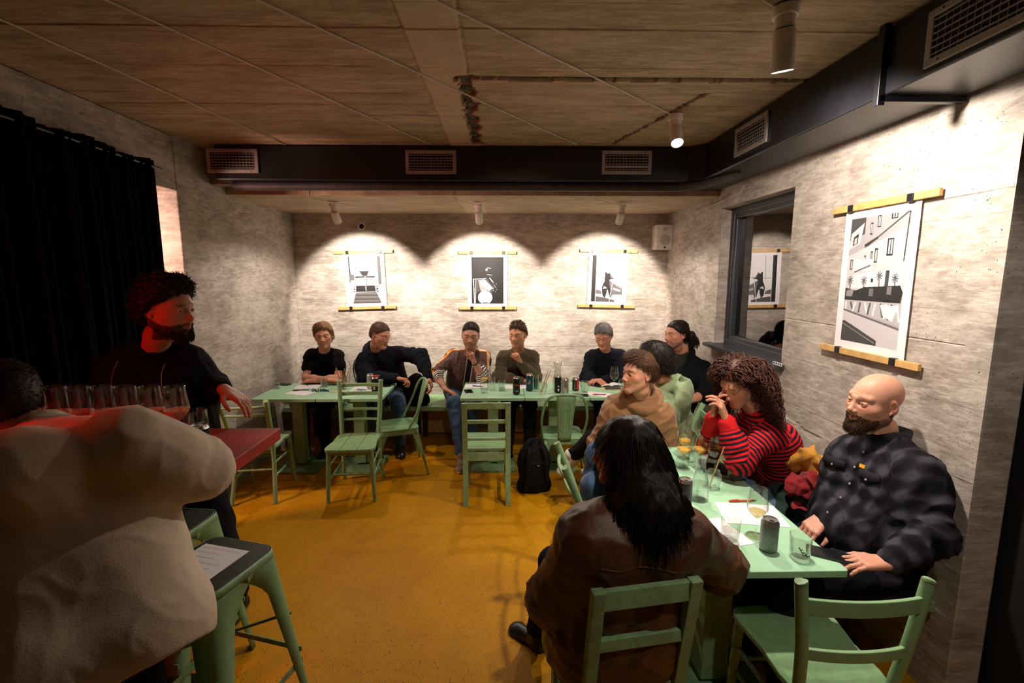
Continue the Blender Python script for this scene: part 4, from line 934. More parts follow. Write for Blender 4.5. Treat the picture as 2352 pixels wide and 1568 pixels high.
def person(label, J, head, top, legs, skin, hairm, shoes=None, hands=None, build=1.0, group=None, extra=None, hN=.0034, floor_z=0):
    """J: joints in world space. one continuous body mesh; clothing, hair, eyes and shoes are children"""
    g = {k: np.asarray(v, float) for k, v in J.items()}; B = build; base = A_(g['pel'][0], g['pel'][1], floor_z); skinm = skin
    right = nrm(g['shR']-g['shL']); up = nrm(g['neck']-g['pel']); fwd = nrm(np.cross(up, right)); right = nrm(np.cross(fwd, up))
    hipd = nrm(g.get('hipR', g['pel']+right)-g.get('hipL', g['pel']-right)); hR = g['pel']+hipd*.095*B; hL = g['pel']-hipd*.095*B
    allp = np.array(list(g.values())); lo, hi = allp.min(0)-.24, allp.max(0)+.24; lo[2] = max(lo[2], -.02)
    chest = g.get('chest', g['pel']*.33+g['neck']*.67-fwd*.01)
    # --- body
    f = Field(lo, hi, .0095)
    f.cap(hL, hR, .085*B, k=.03); f.chain([g['pel'], g['pel']*.6+chest*.4, chest], [.075*B, .07*B, .075*B], k=.05); f.cap(g['shL']-up*.025, g['shR']-up*.025, .034, k=.04)
    pass
    hp = head_frame(*head['rot'])@A_(0, -.022, -.075)*head.get('s', 1)+g['head']; f.chain([g['neck']-up*.04, g['neck']*.5+hp*.5, hp], [.058, .054, .050], k=.02)
    for s in 'LR':
        sh, el, wr = g['sh'+s], g['el'+s], g['wr'+s]; f.cap(sh-up*.025, el, .046*B, .039*B, k=.03); f.chain([el, el*.65+wr*.35, wr], [.040*B, .041*B, .0265], k=.02)
        hp_ = hR if s == 'R' else hL; f.cap(hp_, g['kn'+s], .078*B, .052, k=.03); f.chain([g['kn'+s], g['kn'+s]*.6+g['an'+s]*.4, g['an'+s]], [.05, .052, .034], k=.02)
    parts = [f.mesh()]; T = [np.zeros((len(parts[0][0]), 3))]
    # --- head
    V, Q, Th = head_mesh(head, hN); R = head_frame(*head['rot']); sc = head.get('s', 1); W = lambda v: (v*sc)@R.T+g['head']
    parts.append((W(V), Q)); T.append(Th)
    # --- hands
    for s in 'LR':
        h = (hands or {}).get(s)
        if h is None: h = dict(d=g['wr'+s]-g['el'+s], n=A_(0, 0, -1), curl=.45)
        if h.get('skip'): continue
        w = g['wr'+s]; hf = Field(w-.24, w+.24, .0036); d0 = nrm(g['wr'+s]-g['el'+s]); hf.cap(w-d0*.07, w, .0285, .0245, k=0)
        hf.cap(w, w+nrm(h['d'])*.02, .024, .022, k=.012, flat=(nrm(h['n']), 1.25)); hand_field(hf, w+nrm(h['d'])*.012, h['d'], h['n'], s, h.get('curl', .4), h.get('thumb', .4), h.get('spread', .5), h.get('s', 1), h.get('curls'))
        v, q = hf.mesh(); parts.append((v, q)); t = np.zeros((len(v), 3)); t[:, 2] = .18; T.append(t)
    V, Q = join(parts); body = to_obj('person', V, Q, skinm, None, {'Tint': np.concatenate(T)}, base); body.location = base
    setp(body, label, 'person', group)
    # --- eyes
    m = MB()
    for s in (-1, 1):
        c = W(np.array([[s*.031, .0762, .0002]]))[0]-base; m.mat(0).ball(c, .0122*sc, 8)
        gz = head.get('gaze', (0, 0)); dr = nrm(A_(gz[0], 1, gz[1])); ci = W(np.array([[s*.031, .0762, .0002]])+dr*.0066)[0]-base; m.mat(1).ball(ci, .0068*sc, 6)
    m.build('eyes', [M_EYE, M_IRIS], body, True, auto=False)
    # --- hair
    if head.get('hair'):
        V, Q, N = hair_shell(head); ps = [(V, Q)]; ns = head.get('n', 1100)
        if ns:
            r = np.random.default_rng(3); i = r.choice(len(V), ns, p=None); y, z = V[i, 1], V[i, 2]; topn = np.clip((z-.06)/.06, 0, 1)[:, None]
            cm = np.array(head.get('comb', (0, 1, .4)), float); dr = N[i]*head.get('lift', .5)+cm*topn+A_(0, -.35, -.8)*(1-topn)
            ps.append(strands(V[i]-N[i]*.002, dr, head.get('len', .022), head.get('sr', .0016), 4, head.get('droop', .4), head.get('wig', .004), 5, head.get('kink', 0)))
        V, Q = join(ps); to_obj('hair', W(V), Q, hairm, body, None, base)
    if head.get('beardgeo'):
        L = head['beardgeo']; V, Q, Th = head_mesh(dict(head, beard=1, brow=0, ears=0), .006); N = vnorm(V, Q); i = np.nonzero((Th[:, 1] > .4) & (V[:, 2] < -.03) & ((V[:, 1] > head.get('bfront', -.1)) | (V[:, 2] < -.5)))[0]
        r = np.random.default_rng(4); i = r.choice(i, 4200); dr = N[i]*.6+A_(0, .25, -1.0); roots = V[i]+r.normal(0, .0015, (len(i), 3))
        a = strands(roots, dr, 1, .0011, 4, .5, .006, 7); 
        fac = L*np.clip(.22+1.3*np.clip(-(roots[:, 2]+.07)/.04, 0, 1)*np.clip((roots[:, 1]-.02)/.05, 0, 1), .2, 1.5)
        v = a[0].reshape(len(i), -1, 3); v = roots[:, None]+(v-roots[:, None])*np.where(True, fac, fac)[:, None, None]
        # keep strand thickness after shortening
        ctr = v.reshape(len(i), 5, 3, 3).mean(2); V2, Q2 = tubes(ctr, .0009, 3); to_obj('beard', W(V2), Q2, hairm, body, None, base)
    # --- trousers
    f = Field(lo, hi, .011); lf = legs.get('fit', 1.0)
    f.cap(hL, hR, .125*B, k=.03); f.cap(g['pel'], g['pel']+up*.07, .125*B, .12*B, k=.05, flat=(fwd, 1.1)); f.cap(hL*.5+hR*.5-fwd*.03-up*.03, hL*.5+hR*.5-fwd*.05, .10*B, k=.04)
    for s in 'LR':
        hp_ = hR if s == 'R' else hL; f.cap(hp_, g['kn'+s], .100*B*lf, .070*lf, k=.04); e = g['an'+s]+nrm(g['kn'+s]-g['an'+s])*.03; f.chain([g['kn'+s], g['kn'+s]*.55+e*.45, e], [.070*lf, .064*lf, .052*lf], k=.02)
    V, Q = f.mesh(); N = vnorm(V, Q); w = n3(V, 26, 11); V = V+N*(.010*np.clip(1-np.abs(w)*2.2, 0, 1)**2+.003*n3(V, 60, 12))[:, None]
    to_obj('trousers', V, Q, legs['mat'], body, None, base)
    # --- shoes
    for s in 'LR':
        a = g['an'+s]; dr = (shoes or {}).get('d'+s); dr = nrm(A_(*dr)) if dr is not None else nrm(A_(fwd[0], fwd[1], 0)); sd = np.cross(dr, A_(0, 0, 1)); up_ = np.cross(sd, dr)
        if up_[2] < 0: up_ = -up_
        sm = (shoes or {}).get('mat', M_BLACKM); hf = Field(a-.26, a+.26, .006); b0 = a-up_*.055
        hf.cap(a+up_*.02, b0+dr*-.015, .046, .040, k=0); hf.cap(b0-dr*.02, b0+dr*.12-up_*.008, .042, .038, k=.03, flat=(up_, 1.15)); hf.ell(b0+dr*.13-up_*.012, (.048, .048, .028), k=.02, R=np.stack([dr, sd, up_], 1)); hf.cut(b0-up_*.028, -up_)
        V, Q = hf.mesh(); so = to_obj('shoe', V, Q, sm, body, None, base)
        m = MB(); R3 = Matrix((Vector(sd), Vector(dr), Vector(up_))).transposed(); ol = [(.045*math.cos(q)*(1.0 if math.sin(q) > 0 else .86), .055+.125*math.sin(q)) for q in np.linspace(0, 2*PI, 25)[:-1]]
        m.prism(ol, -.052, -.026, b0-base+up_*.012, R3); m.build('sole', (shoes or {}).get('sole', M_BLACKM), so, bevel=.004)
        if (shoes or {}).get('laces'):
            m = MB()
            for k in range(5): c = b0+dr*(.035+.018*k)+up_*(.040-.006*k)-base; m.tube([c-sd*.02, c+up_*.004, c+sd*.02], .003, 5)
            m.build('laces', shoes['laces'], so, True)
    # --- top garment
    garment(body, base, g, top, up, right, fwd, chest, hL, hR, B, lo, hi)
    return body, dict(g=g, up=up, right=right, fwd=fwd, chest=chest, base=base, W=W, R=R, lo=lo, hi=hi)
def garment(body, base, g, o, up, right, fwd, chest, hL, hR, B, lo, hi):
    ft = o.get('fit', 1.0); h = o.get('h', .0085); f = Field(lo, hi, h); ex = o.get('ease', .016); hem = o.get('hem', .02)
    w = .085*B*o.get('width', 1); dp = .115*B*ft
    for s in (-1, 1):
        f.chain([g['pel']+right*s*w*.95+up*(.02-hem), g['pel']*.62+chest*.38+right*s*w*.9, chest+right*s*w*1.05-fwd*.01], [dp*.98+ex*.5, dp*.97+ex*.5, dp*1.02+ex*.4], k=.05)
    b = o.get('belly', 0)
    if b: f.ell(g['pel']*.7+chest*.3+fwd*(.03+b*.5), (.14*B+b, .12*B+b, .14), k=.06, R=np.stack([right, fwd, up], 1))
    if o.get('bust'):
        for s in (-1, 1): f.ell(chest+right*s*.065+fwd*.085+up*.0, (.06, .06, .06), k=.04)
    if o.get('seat'): f.cap(hL-up*.03, hR-up*.03, .135*B+ex, k=.05)
    f.cap(g['shL']*.93+g['shR']*.07-up*.03, g['shR']*.93+g['shL']*.07-up*.03, .052*B+ex*.5, k=.06)
    for s in 'LR': f.cap(g['neck']-up*.016, g['sh'+s]*.85+g['neck']*.15-up*.022, .046+ex*.4, .044*B+ex*.3, k=.05)
    sl = o.get('sleeve', 1.0)                          # 1 full, .5 short, 0 none
    for s in 'LR':
        sh, el, wr = g['sh'+s], g['el'+s], g['wr'+s]; q = o.get('sleeve'+s, sl); sf = o.get('sfit', 1.0)
        if q > .55:
            e = el+(wr-el)*min(1, (q-.55)/.45*1.0); f.cap(sh*.93+g['neck']*.07-up*.030+(el-sh)*.04, el, .051*B*sf+ex*.5, .053*B*sf+ex*.5, k=.045); r1 = (.050*B+ex*.45)*sf; r2 = ((.032 if q > .95 else .042)+ex*.4)*sf; f.chain([el, el*.5+e*.5, e-nrm(wr-el)*.015], [r1, r1*.5+r2*.5+.003, r2], k=.03)
            if o.get('cuff', 1): f.cap(e-nrm(wr-el)*.03, e-nrm(wr-el)*.006, (r2-.003), r2-.005, k=.008)
        elif q > 0:
            e = sh+(el-sh)*q*1.25; f.cap(sh*.93+g['neck']*.07-up*.032, e, .048*B+ex*.4, .050*B+ex*.7, k=.045)
    nb = g['neck']+up*.005; cr = o.get('collar', 'crew')
    # keep the neck free, then add the collar
    f.cap(nb+up*.02, nb+up*.12+fwd*.01, .060, .066, k=.012, op='s')
    ring = lambda r, z, t, y0=0, sl=.28: [nb+right*r*math.cos(a)+fwd*(r*.95*math.sin(a)+y0)+up*(z-(sl*r*math.sin(a))) for a in np.linspace(0, 2*PI, 17)]
    if cr == 'crew': f.chain(ring(.062, .008, 0), [.0085]*17, k=.008)
    if cr in ('stand', 'shirt'):
        f.chain(ring(.060, .022, 0, -.004, .35), [.011]*17, k=.008); f.chain(ring(.064, .008, 0, 0, .35), [.014]*17, k=.01)
    if cr == 'zip': f.chain(ring(.066, .025, 0, -.004, .3), [.013]*17, k=.01); f.chain(ring(.070, .0, 0, 0, .3), [.018]*17, k=.01)
    if cr == 'hood':
        hs = o.get('hood', 1.0)
        for rr, zz, tt in ((.080, .016, .026), (.104, -.008, .032), (.074, .044, .014)):
            pts = [nb+right*rr*math.cos(a)*1.05+fwd*(rr*math.sin(a)*(.78 if math.sin(a) > 0 else 1.12))+up*(zz-.45*rr*math.sin(a)) for a in np.linspace(0, 2*PI, 21)]; f.chain(pts, [tt*hs]*21, k=.004)
        Rb = np.stack([right, fwd, up], 1); f.ell(nb-fwd*.125-up*.055, (.125*hs, .050*hs, .115*hs), k=.006, R=Rb); f.ell(nb-fwd*.105+up*.045, (.060, .030, .045), k=.015, op='s', R=Rb)
    if o.get('fold'): [f.cap(a, b, r, r2, k=kk) for a, b, r, r2, kk in o['fold']]
    hemp = g['pel']+up*(-.085-hem+.0); f.cut(hemp, -up)
    if o.get('hemband', 0): pass
    V, Q = f.mesh(); V = smooth_mesh(V, Q, 1, .4); N = vnorm(V, Q)
    bones = [(g['pel'], g['neck'], 0, .62)]
    for s in 'LR': bones += [(g['sh'+s], g['el'+s], .3, 1), (g['el'+s], g['wr'+s], .3+np.linalg.norm(g['el'+s]-g['sh'+s]), 1)]
    ax = axial(V, bones); wr = o.get('wrinkle', 1.0); el = np.minimum(*[np.linalg.norm(V-g['el'+s], axis=1) for s in 'LR']); amp = .35+1.0*np.exp(-(el/.11)**2)+.55*np.exp(-(np.minimum(*[np.linalg.norm(V-g['sh'+s]+up*.05, axis=1) for s in 'LR'])/.10)**2)
    q = n3(V, 24, o.get('seed', 5)); c1 = np.clip(1-np.abs(q)*2.4, 0, 1)**1.6; q2 = np.sin(ax*95+4*n3(V, 14, 8)+2*n3(V, 40, 9)); c2 = np.clip(q2, 0, 1)**1.5
    V = V+N*(wr*(amp*(.014*c1+.008*c2*np.exp(-(el/.15)**2)+.005*n3(V, 18, 15))+.006*np.clip(1-np.abs(n3(V*A_(1, 1, .6), 42, 31))*2.2, 0, 1)**1.5-.003))[:, None]
    at = {'ax': ax}
    r_ = .06
    for s in 'LR':
        out = nrm((right if s == 'R' else -right)+up*.8); e_out = nrm(np.cross(np.cross(g['el'+s]-g['sh'+s], out), g['el'+s]-g['sh'+s])); w_out = e_out
        at['d'+s] = poly_dist(V, [nb+up*.02, g['sh'+s]+nrm(up+.3*(right if s == 'R' else -right))*(.062*B+ex*.5), g['el'+s]+e_out*(.055*B+ex*.4), g['wr'+s]+w_out*.045])
        t = np.clip((V-g['el'+s])@nrm(g['wr'+s]-g['el'+s]), -1, 9); near = np.linalg.norm(np.cross(V-g['el'+s], nrm(g['wr'+s]-g['el'+s])), axis=1) < .1; at['c'+s] = np.where(near, t, -1.)
    at['dv'] = np.minimum(at['dL'], at['dR']); P0 = V-g['pel']; at['fx'] = P0@right; at['fy'] = P0@fwd; at['fz'] = P0@up
    for k in ('dL', 'dR'): at.pop(k)
    return to_obj(o.get('name', 'shirt'), V, Q, o['mat'], body, at, base)
# ------------------------------------------------------------------ the people
Y_ = lambda px, py, y: P(px, py, Y=y)
def J_(pel, neck, head, shR, shL, elR, elL, wrR, wrL, legs=None, fx=0, fy=-1, thigh=.44, spread=.11):
    pel = A_(*pel); d = nrm(A_(fx, fy, 0)); r = A_(d[1], -d[0], 0); j = dict(pel=pel, neck=neck, head=head, shR=shR, shL=shL, elR=elR, elL=elL, wrR=wrR, wrL=wrL)
    j['hipR'] = pel+r*.1; j['hipL'] = pel-r*.1
    j['knR'] = pel+d*thigh+r*spread+A_(0, 0, -.03); j['knL'] = pel+d*thigh-r*spread+A_(0, 0, -.03)
    j['anR'] = A_(*(j['knR'][:2]+d[:2]*-.02), .095); j['anL'] = A_(*(j['knL'][:2]+d[:2]*-.02), .095)
    j.update(legs or {}); return j
SK1 = skin_mat('skin_fair', (.60, .285, .175), (.10, .05, .025)); SK2 = skin_mat('skin_ruddy', (.58, .26, .17), (.05, .028, .018)); SK3 = skin_mat('skin_tan', (.50, .26, .17), (.02, .012, .01))
SKG = skin_mat('skin_buzz', (.57, .27, .17), (.09, .05, .03)); SKB = skin_mat('skin_bald', (.64, .32, .21), (.10, .055, .035))
H_SAND = hair_mat('hair_sandy', (.22, .11, .045)); H_BRN = hair_mat('hair_brown', (.075, .036, .017)); H_DK = hair_mat('hair_dark', (.014, .009, .007), .5); H_GREY = hair_mat('hair_grey', (.20, .19, .18)); H_CHEST = hair_mat('hair_chestnut', (.07, .025, .015), .3)
C_BLACK = cloth_mat('black_cotton', (.008, .008, .010), (.005, .005, .006)); C_NAVY = cloth_mat('navy_cotton', (.012, .013, .022), (.008, .009, .014)); C_OLIVE = cloth_mat('olive_knit', (.085, .066, .035), (.06, .046, .024))
C_TAN = cloth_mat('tan_fleece', (.27, .135, .06), (.20, .10, .042)); C_GREEN = cloth_mat('sage_fleece', (.27, .34, .185), (.20, .265, .14)); C_CREAM = cloth_mat('cream_knit', (.68, .55, .41), (.56, .45, .33), bump=.45, scale=180)
C_CHAR = cloth_mat('charcoal_cotton', (.03, .028, .024)); C_DENIM = cloth_mat('blue_denim', (.05, .10, .20), (.03, .06, .12), .8, 200, .4); C_DENIML = cloth_mat('light_denim', (.20, .29, .40), (.12, .18, .27), .8, 200, .4)
C_TROU = cloth_mat('dark_trousers', (.015, .015, .018)); S_SNK = plain('sneaker_canvas', (.24, .19, .16), .8, bump=.3); S_WHT = plain('sneaker_white', (.6, .57, .5), .6)
def stripes():
    n = NT('red_stripes'); a = n.attr('ax'); v = n.coord(); w = n.math('ADD', a, n.math('MULTIPLY', n.noise(v, 14, 2), .006)); s = n.math('SINE', n.math('MULTIPLY', w, 2*PI/.024))
    c = n.ramp(n.math('ADD', n.math('MULTIPLY', s, .5), .5), [(.44, (.012, .010, .022)), (.56, (.62, .012, .016))]); cu = n.math('MAXIMUM', n.math('GREATER_THAN', n.attr('cR'), .17), n.math('GREATER_THAN', n.attr('cL'), .17))
    c = n.mix(cu, c, (.55, .01, .014)); n.bump(n.noise(v, 240, 3), .3, .0015); return n.set(c, .85, 0, .2)
def plaid():
    n = NT('brown_check'); x = n.attr('fx'); a = n.attr('ax'); v = n.coord(); sx = n.math('SINE', n.math('MULTIPLY', x, 900)); sy = n.math('SINE', n.math('MULTIPLY', a, 900)); bx = n.math('SINE', n.math('MULTIPLY', x, 75)); by = n.math('SINE', n.math('MULTIPLY', a, 75))
    k = n.math('MULTIPLY', n.math('MAXIMUM', n.math('MULTIPLY', sx, bx), n.math('MULTIPLY', sy, by)), 1.0); c = n.ramp(k, [(.1, (.085, .045, .045)), (.7, (.20, .125, .115))])
    d = n.attr('dv'); front = n.math('GREATER_THAN', n.attr('fz'), -9.)
    c = n.mix(n.math('LESS_THAN', d, .035), c, (.04, .02, .02)); c = n.mix(n.math('LESS_THAN', d, .029), c, (.80, .25, .01)); c = n.mix(n.math('LESS_THAN', d, .0175), c, (.75, .70, .64))
    for q in ('cR', 'cL'):
        t = n.attr(q); s = n.math('GREATER_THAN', n.math('SINE', n.math('MULTIPLY', t, 2*PI/.018)), 0.); band = n.math('GREATER_THAN', t, .035)
        cc = n.mix(s, (.02, .015, .015), (.75, .70, .66)); c = n.mix(band, c, cc)
    fr = n.math('MULTIPLY', n.math('LESS_THAN', n.math('ABSOLUTE', x), .030), n.math('GREATER_THAN', n.attr('fy'), .02)); c = n.mix(fr, c, (.008, .007, .008))
    zp = n.math('MULTIPLY', n.math('LESS_THAN', n.math('ABSOLUTE', n.math('SUBTRACT', n.math('ABSOLUTE', x), .032)), .004), n.math('GREATER_THAN', n.attr('fy'), .02)); c = n.mix(zp, c, (.7, .66, .62))
    cl = n.math('GREATER_THAN', n.attr('fz'), 9.); n.bump(n.noise(v, 200, 3), .2, .0015); return n.set(c, .7, 0, .3)
def bald_shirt():
    n = NT('dark_buffalo_check'); v = n.coord(); x = n.math('SINE', n.math('MULTIPLY', n.attr('fx'), 78)); a = n.math('SINE', n.math('MULTIPLY', n.attr('ax'), 78)); q = n.math('ADD', n.math('MULTIPLY', n.math('ADD', x, a), .25), .5)
    q = n.math('ADD', q, n.math('MULTIPLY', n.math('SUBTRACT', n.noise(v, 30, 3), .5), .3)); c = n.ramp(q, [(.25, (.006, .005, .007)), (.55, (.016, .015, .020)), (.85, (.050, .046, .062))]); n.bump(n.noise(v, 260, 3), .3, .001); return n.set(c, .8, 0, .12)
def leather():
    n = NT('brown_leather'); v = n.coord(); c = n.ramp(n.noise(v, 5, 6, .7), [(.3, (.045, .016, .008)), (.5, (.095, .034, .013)), (.72, (.17, .065, .024))]); n.bump(n.math('ADD', n.noise(v, 90, 5, .7), n.math('MULTIPLY', n.noise(v, 18, 5), 2)), .5, .003); return n.set(c, .42, 0, .5)
M_STR, M_PLD, M_CHK, M_LEA = stripes(), plaid(), bald_shirt(), leather()
rad = math.radians
PEOPLE = {}
def seatJ(x, z=.56, y=5.16): return A_(x, y, z)
def X_(px, y, z=1.0):                                  # world x of a pixel column at depth y, height z
    for yy in range(1): pass
    d0 = P(px, 800, Y=y); return float(d0[0])
BG = 'people seated on the back bench'
def p_tee():
    j = J_((X_(742, 5.1), 5.16, .57), Y_(744, 806, 4.97), Y_(743, 770, 4.86), Y_(711, 812, 5.0), Y_(776, 810, 5.0), Y_(703, 868, 4.84), Y_(778, 868, 4.84), Y_(752, 872, 4.70), Y_(724, 873, 4.74))
    h = dict(rot=(.22, .08, -.06), hair=1, thick=.013, front=.022, comb=(.7, .5, -.1), lift=.25, len=.042, droop=.8, line='m', n=2600, sr=.0012, s=1.04, jaw=.95, beard=.25)
    b, q = person('person with side-swept sandy hair in a black t-shirt, arms folded on the table', j, h, dict(mat=C_BLACK, name='t_shirt', sleeve=.44, fit=.95, ease=.014, hem=.03), dict(mat=C_TROU), SK1, H_SAND, build=.98,
        hands=dict(R=dict(d=(.9, .15, -.1), n=A_(0, .2, -1), curl=.3), L=dict(d=(-.9, .15, -.1), n=A_(0, .2, -1), curl=.3)))
def glasses(b, q):
    m = MB(); W = q['W']; base = q['base']; w = lambda *p: W(np.array([p]))[0]-base
    for s in (-1, 1): m.tube([w(s*(.032+.021*math.cos(a)), .103-.18*abs(s*(.021*math.cos(a)))*0, -.001+.016*math.sin(a)) for a in np.linspace(0, 2*PI, 19)[:-1]], .0013, 6, True); m.tube([w(s*.053, .102, .004), w(s*.074, .07, .006), w(s*.082, -.01, .004)], .0013, 6)
    m.tube([w(-.011, .104, .003), w(0, .108, .005), w(.011, .104, .003)], .0013, 6); m.build('eyeglasses', M_ALU, b, True)
def watch(b, q, side, mat=None, t=.02, r=.031):
    g = q['g']; d = nrm(g['wr'+side]-g['el'+side]); c = g['wr'+side]-d*t-q['base']; u, v = frame_of(d)
    m = MB(); m.tube([Vector(c)+u*r*math.cos(a)+v*r*.85*math.sin(a) for a in np.linspace(0, 2*PI, 17)[:-1]], .008, 8, True, flat=.5, up=tuple(d)); m.build('wristwatch', mat or M_BLACKM, b, True)
def p_navy():
    j = J_((X_(882, 5.1), 5.14, .57), Y_(862, 806, 4.98), Y_(873, 769, 4.86), Y_(836, 818, 4.92), Y_(915, 806, 5.02), Y_(838, 868, 4.80), Y_(966, 818, 4.93), Y_(910, 868, 4.70), Y_(985, 866, 4.78), fx=.25)
    h = dict(rot=(1.10, .30, .08), hair=1, thick=.003, front=.003, line='m', n=900, len=.007, sr=.0016, lift=1.2, rough=.4, s=1.06, fat=.004, jaw=1.05, scalp=.8)
    b, q = person('person in a navy hoodie and glasses leaning over a black bag on the bench', j, h, dict(mat=C_NAVY, name='hoodie', collar='hood', fit=1.15, ease=.024, sfit=1.18, width=1.15, hem=.03), dict(mat=C_DENIM), SKG, H_BRN, build=1.06,
        hands=dict(R=dict(d=(1, -.1, -.15), n=A_(0, -.2, -1), curl=.7), L=dict(d=(.3, -.3, -.9), n=A_(-1, 0, 0), curl=.5)))
    glasses(b, q); watch(b, q, 'R')
def p_track():
    lg = dict(knR=P(1042, 925, Y=4.62), anR=P(1060, 1052, Y=4.40)+A_(0, 0, 0)); lg['anR'][2] = .10
    j = J_((X_(1066, 5.1), 5.10, .57), Y_(1082, 806, 4.92), Y_(1081, 770, 4.80), Y_(1040, 812, 4.93), Y_(1116, 815, 4.95), Y_(1000, 856, 4.85), Y_(1112, 872, 4.82), Y_(1022, 893, 4.70), Y_(1089, 832, 4.72), lg)
    h = dict(rot=(.02, .12, .06), hair=1, thick=.005, front=.012, line='t', n=1300, len=.009, lift=1.1, rough=.5, s=1.06, jaw=1.05, beard=.4, lid=.5)
    b, q = person('person in a checked track jacket with orange and white shoulder stripes, fist at chin', j, h, dict(mat=M_PLD, name='track_jacket', collar='stand', h=.007, sleeve=.72, fit=1.0, ease=.018, hem=.03), dict(mat=C_DENIM, fit=.95), SK3, H_DK, build=1.04,
        shoes=dict(dR=(-.05, -1, 0), mat=S_SNK, sole=S_WHT, laces=S_WHT), hands=dict(R=dict(d=(.75, -.3, -.35), n=A_(.1, -.2, -1), curl=.25, thumb=.1), L=dict(d=(-.25, .05, 1), n=A_(-.9, -.3, -.2), curl=1.35, thumb=.8)))
    watch(b, q, 'L', t=.015)
def p_olive():
    j = J_((X_(1190, 5.1), 5.14, .57), Y_(1191, 806, 4.97), Y_(1189, 769, 4.83), Y_(1154, 816, 4.97), Y_(1226, 816, 4.97), Y_(1146, 868, 4.83), Y_(1228, 868, 4.83), Y_(1200, 874, 4.73), Y_(1196, 833, 4.73))
    h = dict(rot=(-.40, .05, -.03), hair=1, thick=.006, front=.022, line='t', comb=(.2, .3, 1), lift=.6, len=.022, n=1200, s=1.03, jaw=.95, beard=.3, lid=.6)
    person('person in an olive sweatshirt resting the chin on a fist', j, h, dict(mat=C_OLIVE, name='sweatshirt', fit=1.05, ease=.02, hem=.03, seed=8), dict(mat=C_TROU), SK1, H_BRN,
        hands=dict(R=dict(d=(1, .2, 0), n=A_(0, 0, -1), curl=.4), L=dict(d=(-.42, -.05, 1), n=A_(-.9, -.2, -.3), curl=1.35, thumb=.8)))
def p_grey():
    j = J_((X_(1390, 5.1), 5.16, .57), Y_(1392, 806, 5.0), Y_(1386, 771, 4.86), Y_(1356, 814, 5.0), Y_(1428, 812, 5.0), Y_(1347, 866, 4.83), Y_(1436, 866, 4.83), Y_(1366, 872, 4.70), Y_(1384, 873, 4.68))
    h = dict(rot=(-.40, .42, -.02), hair=1, thick=.009, front=.016, comb=(.6, .8, .1), lift=.3, len=.024, n=2400, sr=.0012, s=1.04, jaw=1.0)
    b, q = person('grey-haired person in a dark navy jumper looking down at an open notebook', j, h, dict(mat=C_NAVY, name='jumper', fit=1.0, ease=.018, hem=.03, seed=9), dict(mat=C_TROU), SK2, H_GREY,
        hands=dict(R=dict(d=(.5, -.7, -.1), n=A_(0, 0, -1), curl=.3), L=dict(d=(-1, -.3, 0), n=A_(0, 0, -1), curl=.5)))
    watch(b, q, 'L', t=.03)
def p_pony():
    K = .945; Y_ = lambda px, py, y: P(px, py, Y=y*K)
    hd = Y_(1553, 768, 4.36); pel = (1.50, 4.28, .58)
    j = J_(pel, Y_(1573, 812, 4.44), hd, Y_(1556, 838, 4.56), Y_(1622, 846, 4.34), Y_(1560, 905, 4.50), Y_(1632, 900, 4.12), Y_(1540, 930, 4.30), Y_(1578, 921, 4.02), fx=-.85, fy=-.4)
    h = dict(rot=(-1.22, .02, .0), hair=1, thick=.006, front=.008, comb=(0, -1, .1), lift=.12, len=.03, n=1500, rough=.3, line='m', s=1.0, beard=.6)
    b, q = person('person with a dark ponytail in a black jacket beside the window sill', j, h, dict(mat=C_BLACK, name='jacket', fit=1.15, ease=.03, collar='zip', sleeveL=.72, hem=.04, sfit=1.15, width=1.1), dict(mat=C_TROU), SK2, H_DK, build=1.08,
        hands=dict(L=dict(d=(-1, -.2, -.3), n=A_(0, 0, -1), curl=.4)))
    g = q['g']; m = q['W']
    f = Field(g['head']-.3, g['head']+.3, .006); w = lambda *p: m(np.array([p]))[0]
    f.chain([w(0, -.11, -.0), w(0, -.15, -.02), w(0, -.185, -.07), w(0, -.175, -.13)], [.02, .042, .046, .015], k=.02); V, Q = f.mesh(); N = vnorm(V, Q); V = V+N*(.006*n3(V, 90, 2))[:, None]
    r = np.random.default_rng(2); i = r.choice(len(V), 500); S = strands(V[i], N[i]*.4+A_(0, 0, -1), .05, .0014, 5, .6, .006, 3); V, Q = join([(V, Q), S]); to_obj('ponytail', V, Q, H_DK, b, None, q['base'])
    f = Field(g['neck']-.3, g['neck']+.3, .009); c = q['chest']+q['fwd']*.07; f.cap(g['neck']-q['up']*.0+q['fwd']*.02, c-q['up']*.14, .066, .10, k=.03, flat=(q['fwd'], 1.1)); f.cap(g['neck']+q['up']*.03, g['neck']+q['up']*.12+q['fwd']*.01, .056, .06, k=.01, op='s')
    V, Q = f.mesh(); to_obj('t_shirt', V+q['fwd']*.012, Q, C_CHAR, b, None, q['base'])
def p_green():
    pel = (1.16, 3.40, .58); hd = Y_(1504, 830, 3.26)
    j = J_(pel, Y_(1532, 884, 3.34), hd, Y_(1562, 912, 3.50), Y_(1512, 925, 3.16), Y_(1575, 985, 3.58), Y_(1500, 1005, 3.08), Y_(1530, 1010, 3.70), Y_(1460, 1015, 3.22), dict(anL=P(1312, 1046, Y=3.62), knL=Y_(1395, 985, 3.50)), fx=-.85, fy=.45)
    h = dict(rot=(-2.25, .12, .0), hair=1, thick=.018, front=.022, comb=(.3, .6, .12), lift=.42, len=.036, n=3200, sr=.0012, droop=.6, line='f', s=1.02)
    person('person seen from behind in a pale green hoodie', j, h, dict(mat=C_GREEN, name='hoodie', collar='hood', hood=1.15, fit=1.08, ease=.024, hem=.03, sfit=1.1, seed=12), dict(mat=C_TROU), SK1, H_DK, shoes=dict(dL=(-.75, -.2, -.55), mat=S_WHT, sole=S_WHT, laces=S_WHT))
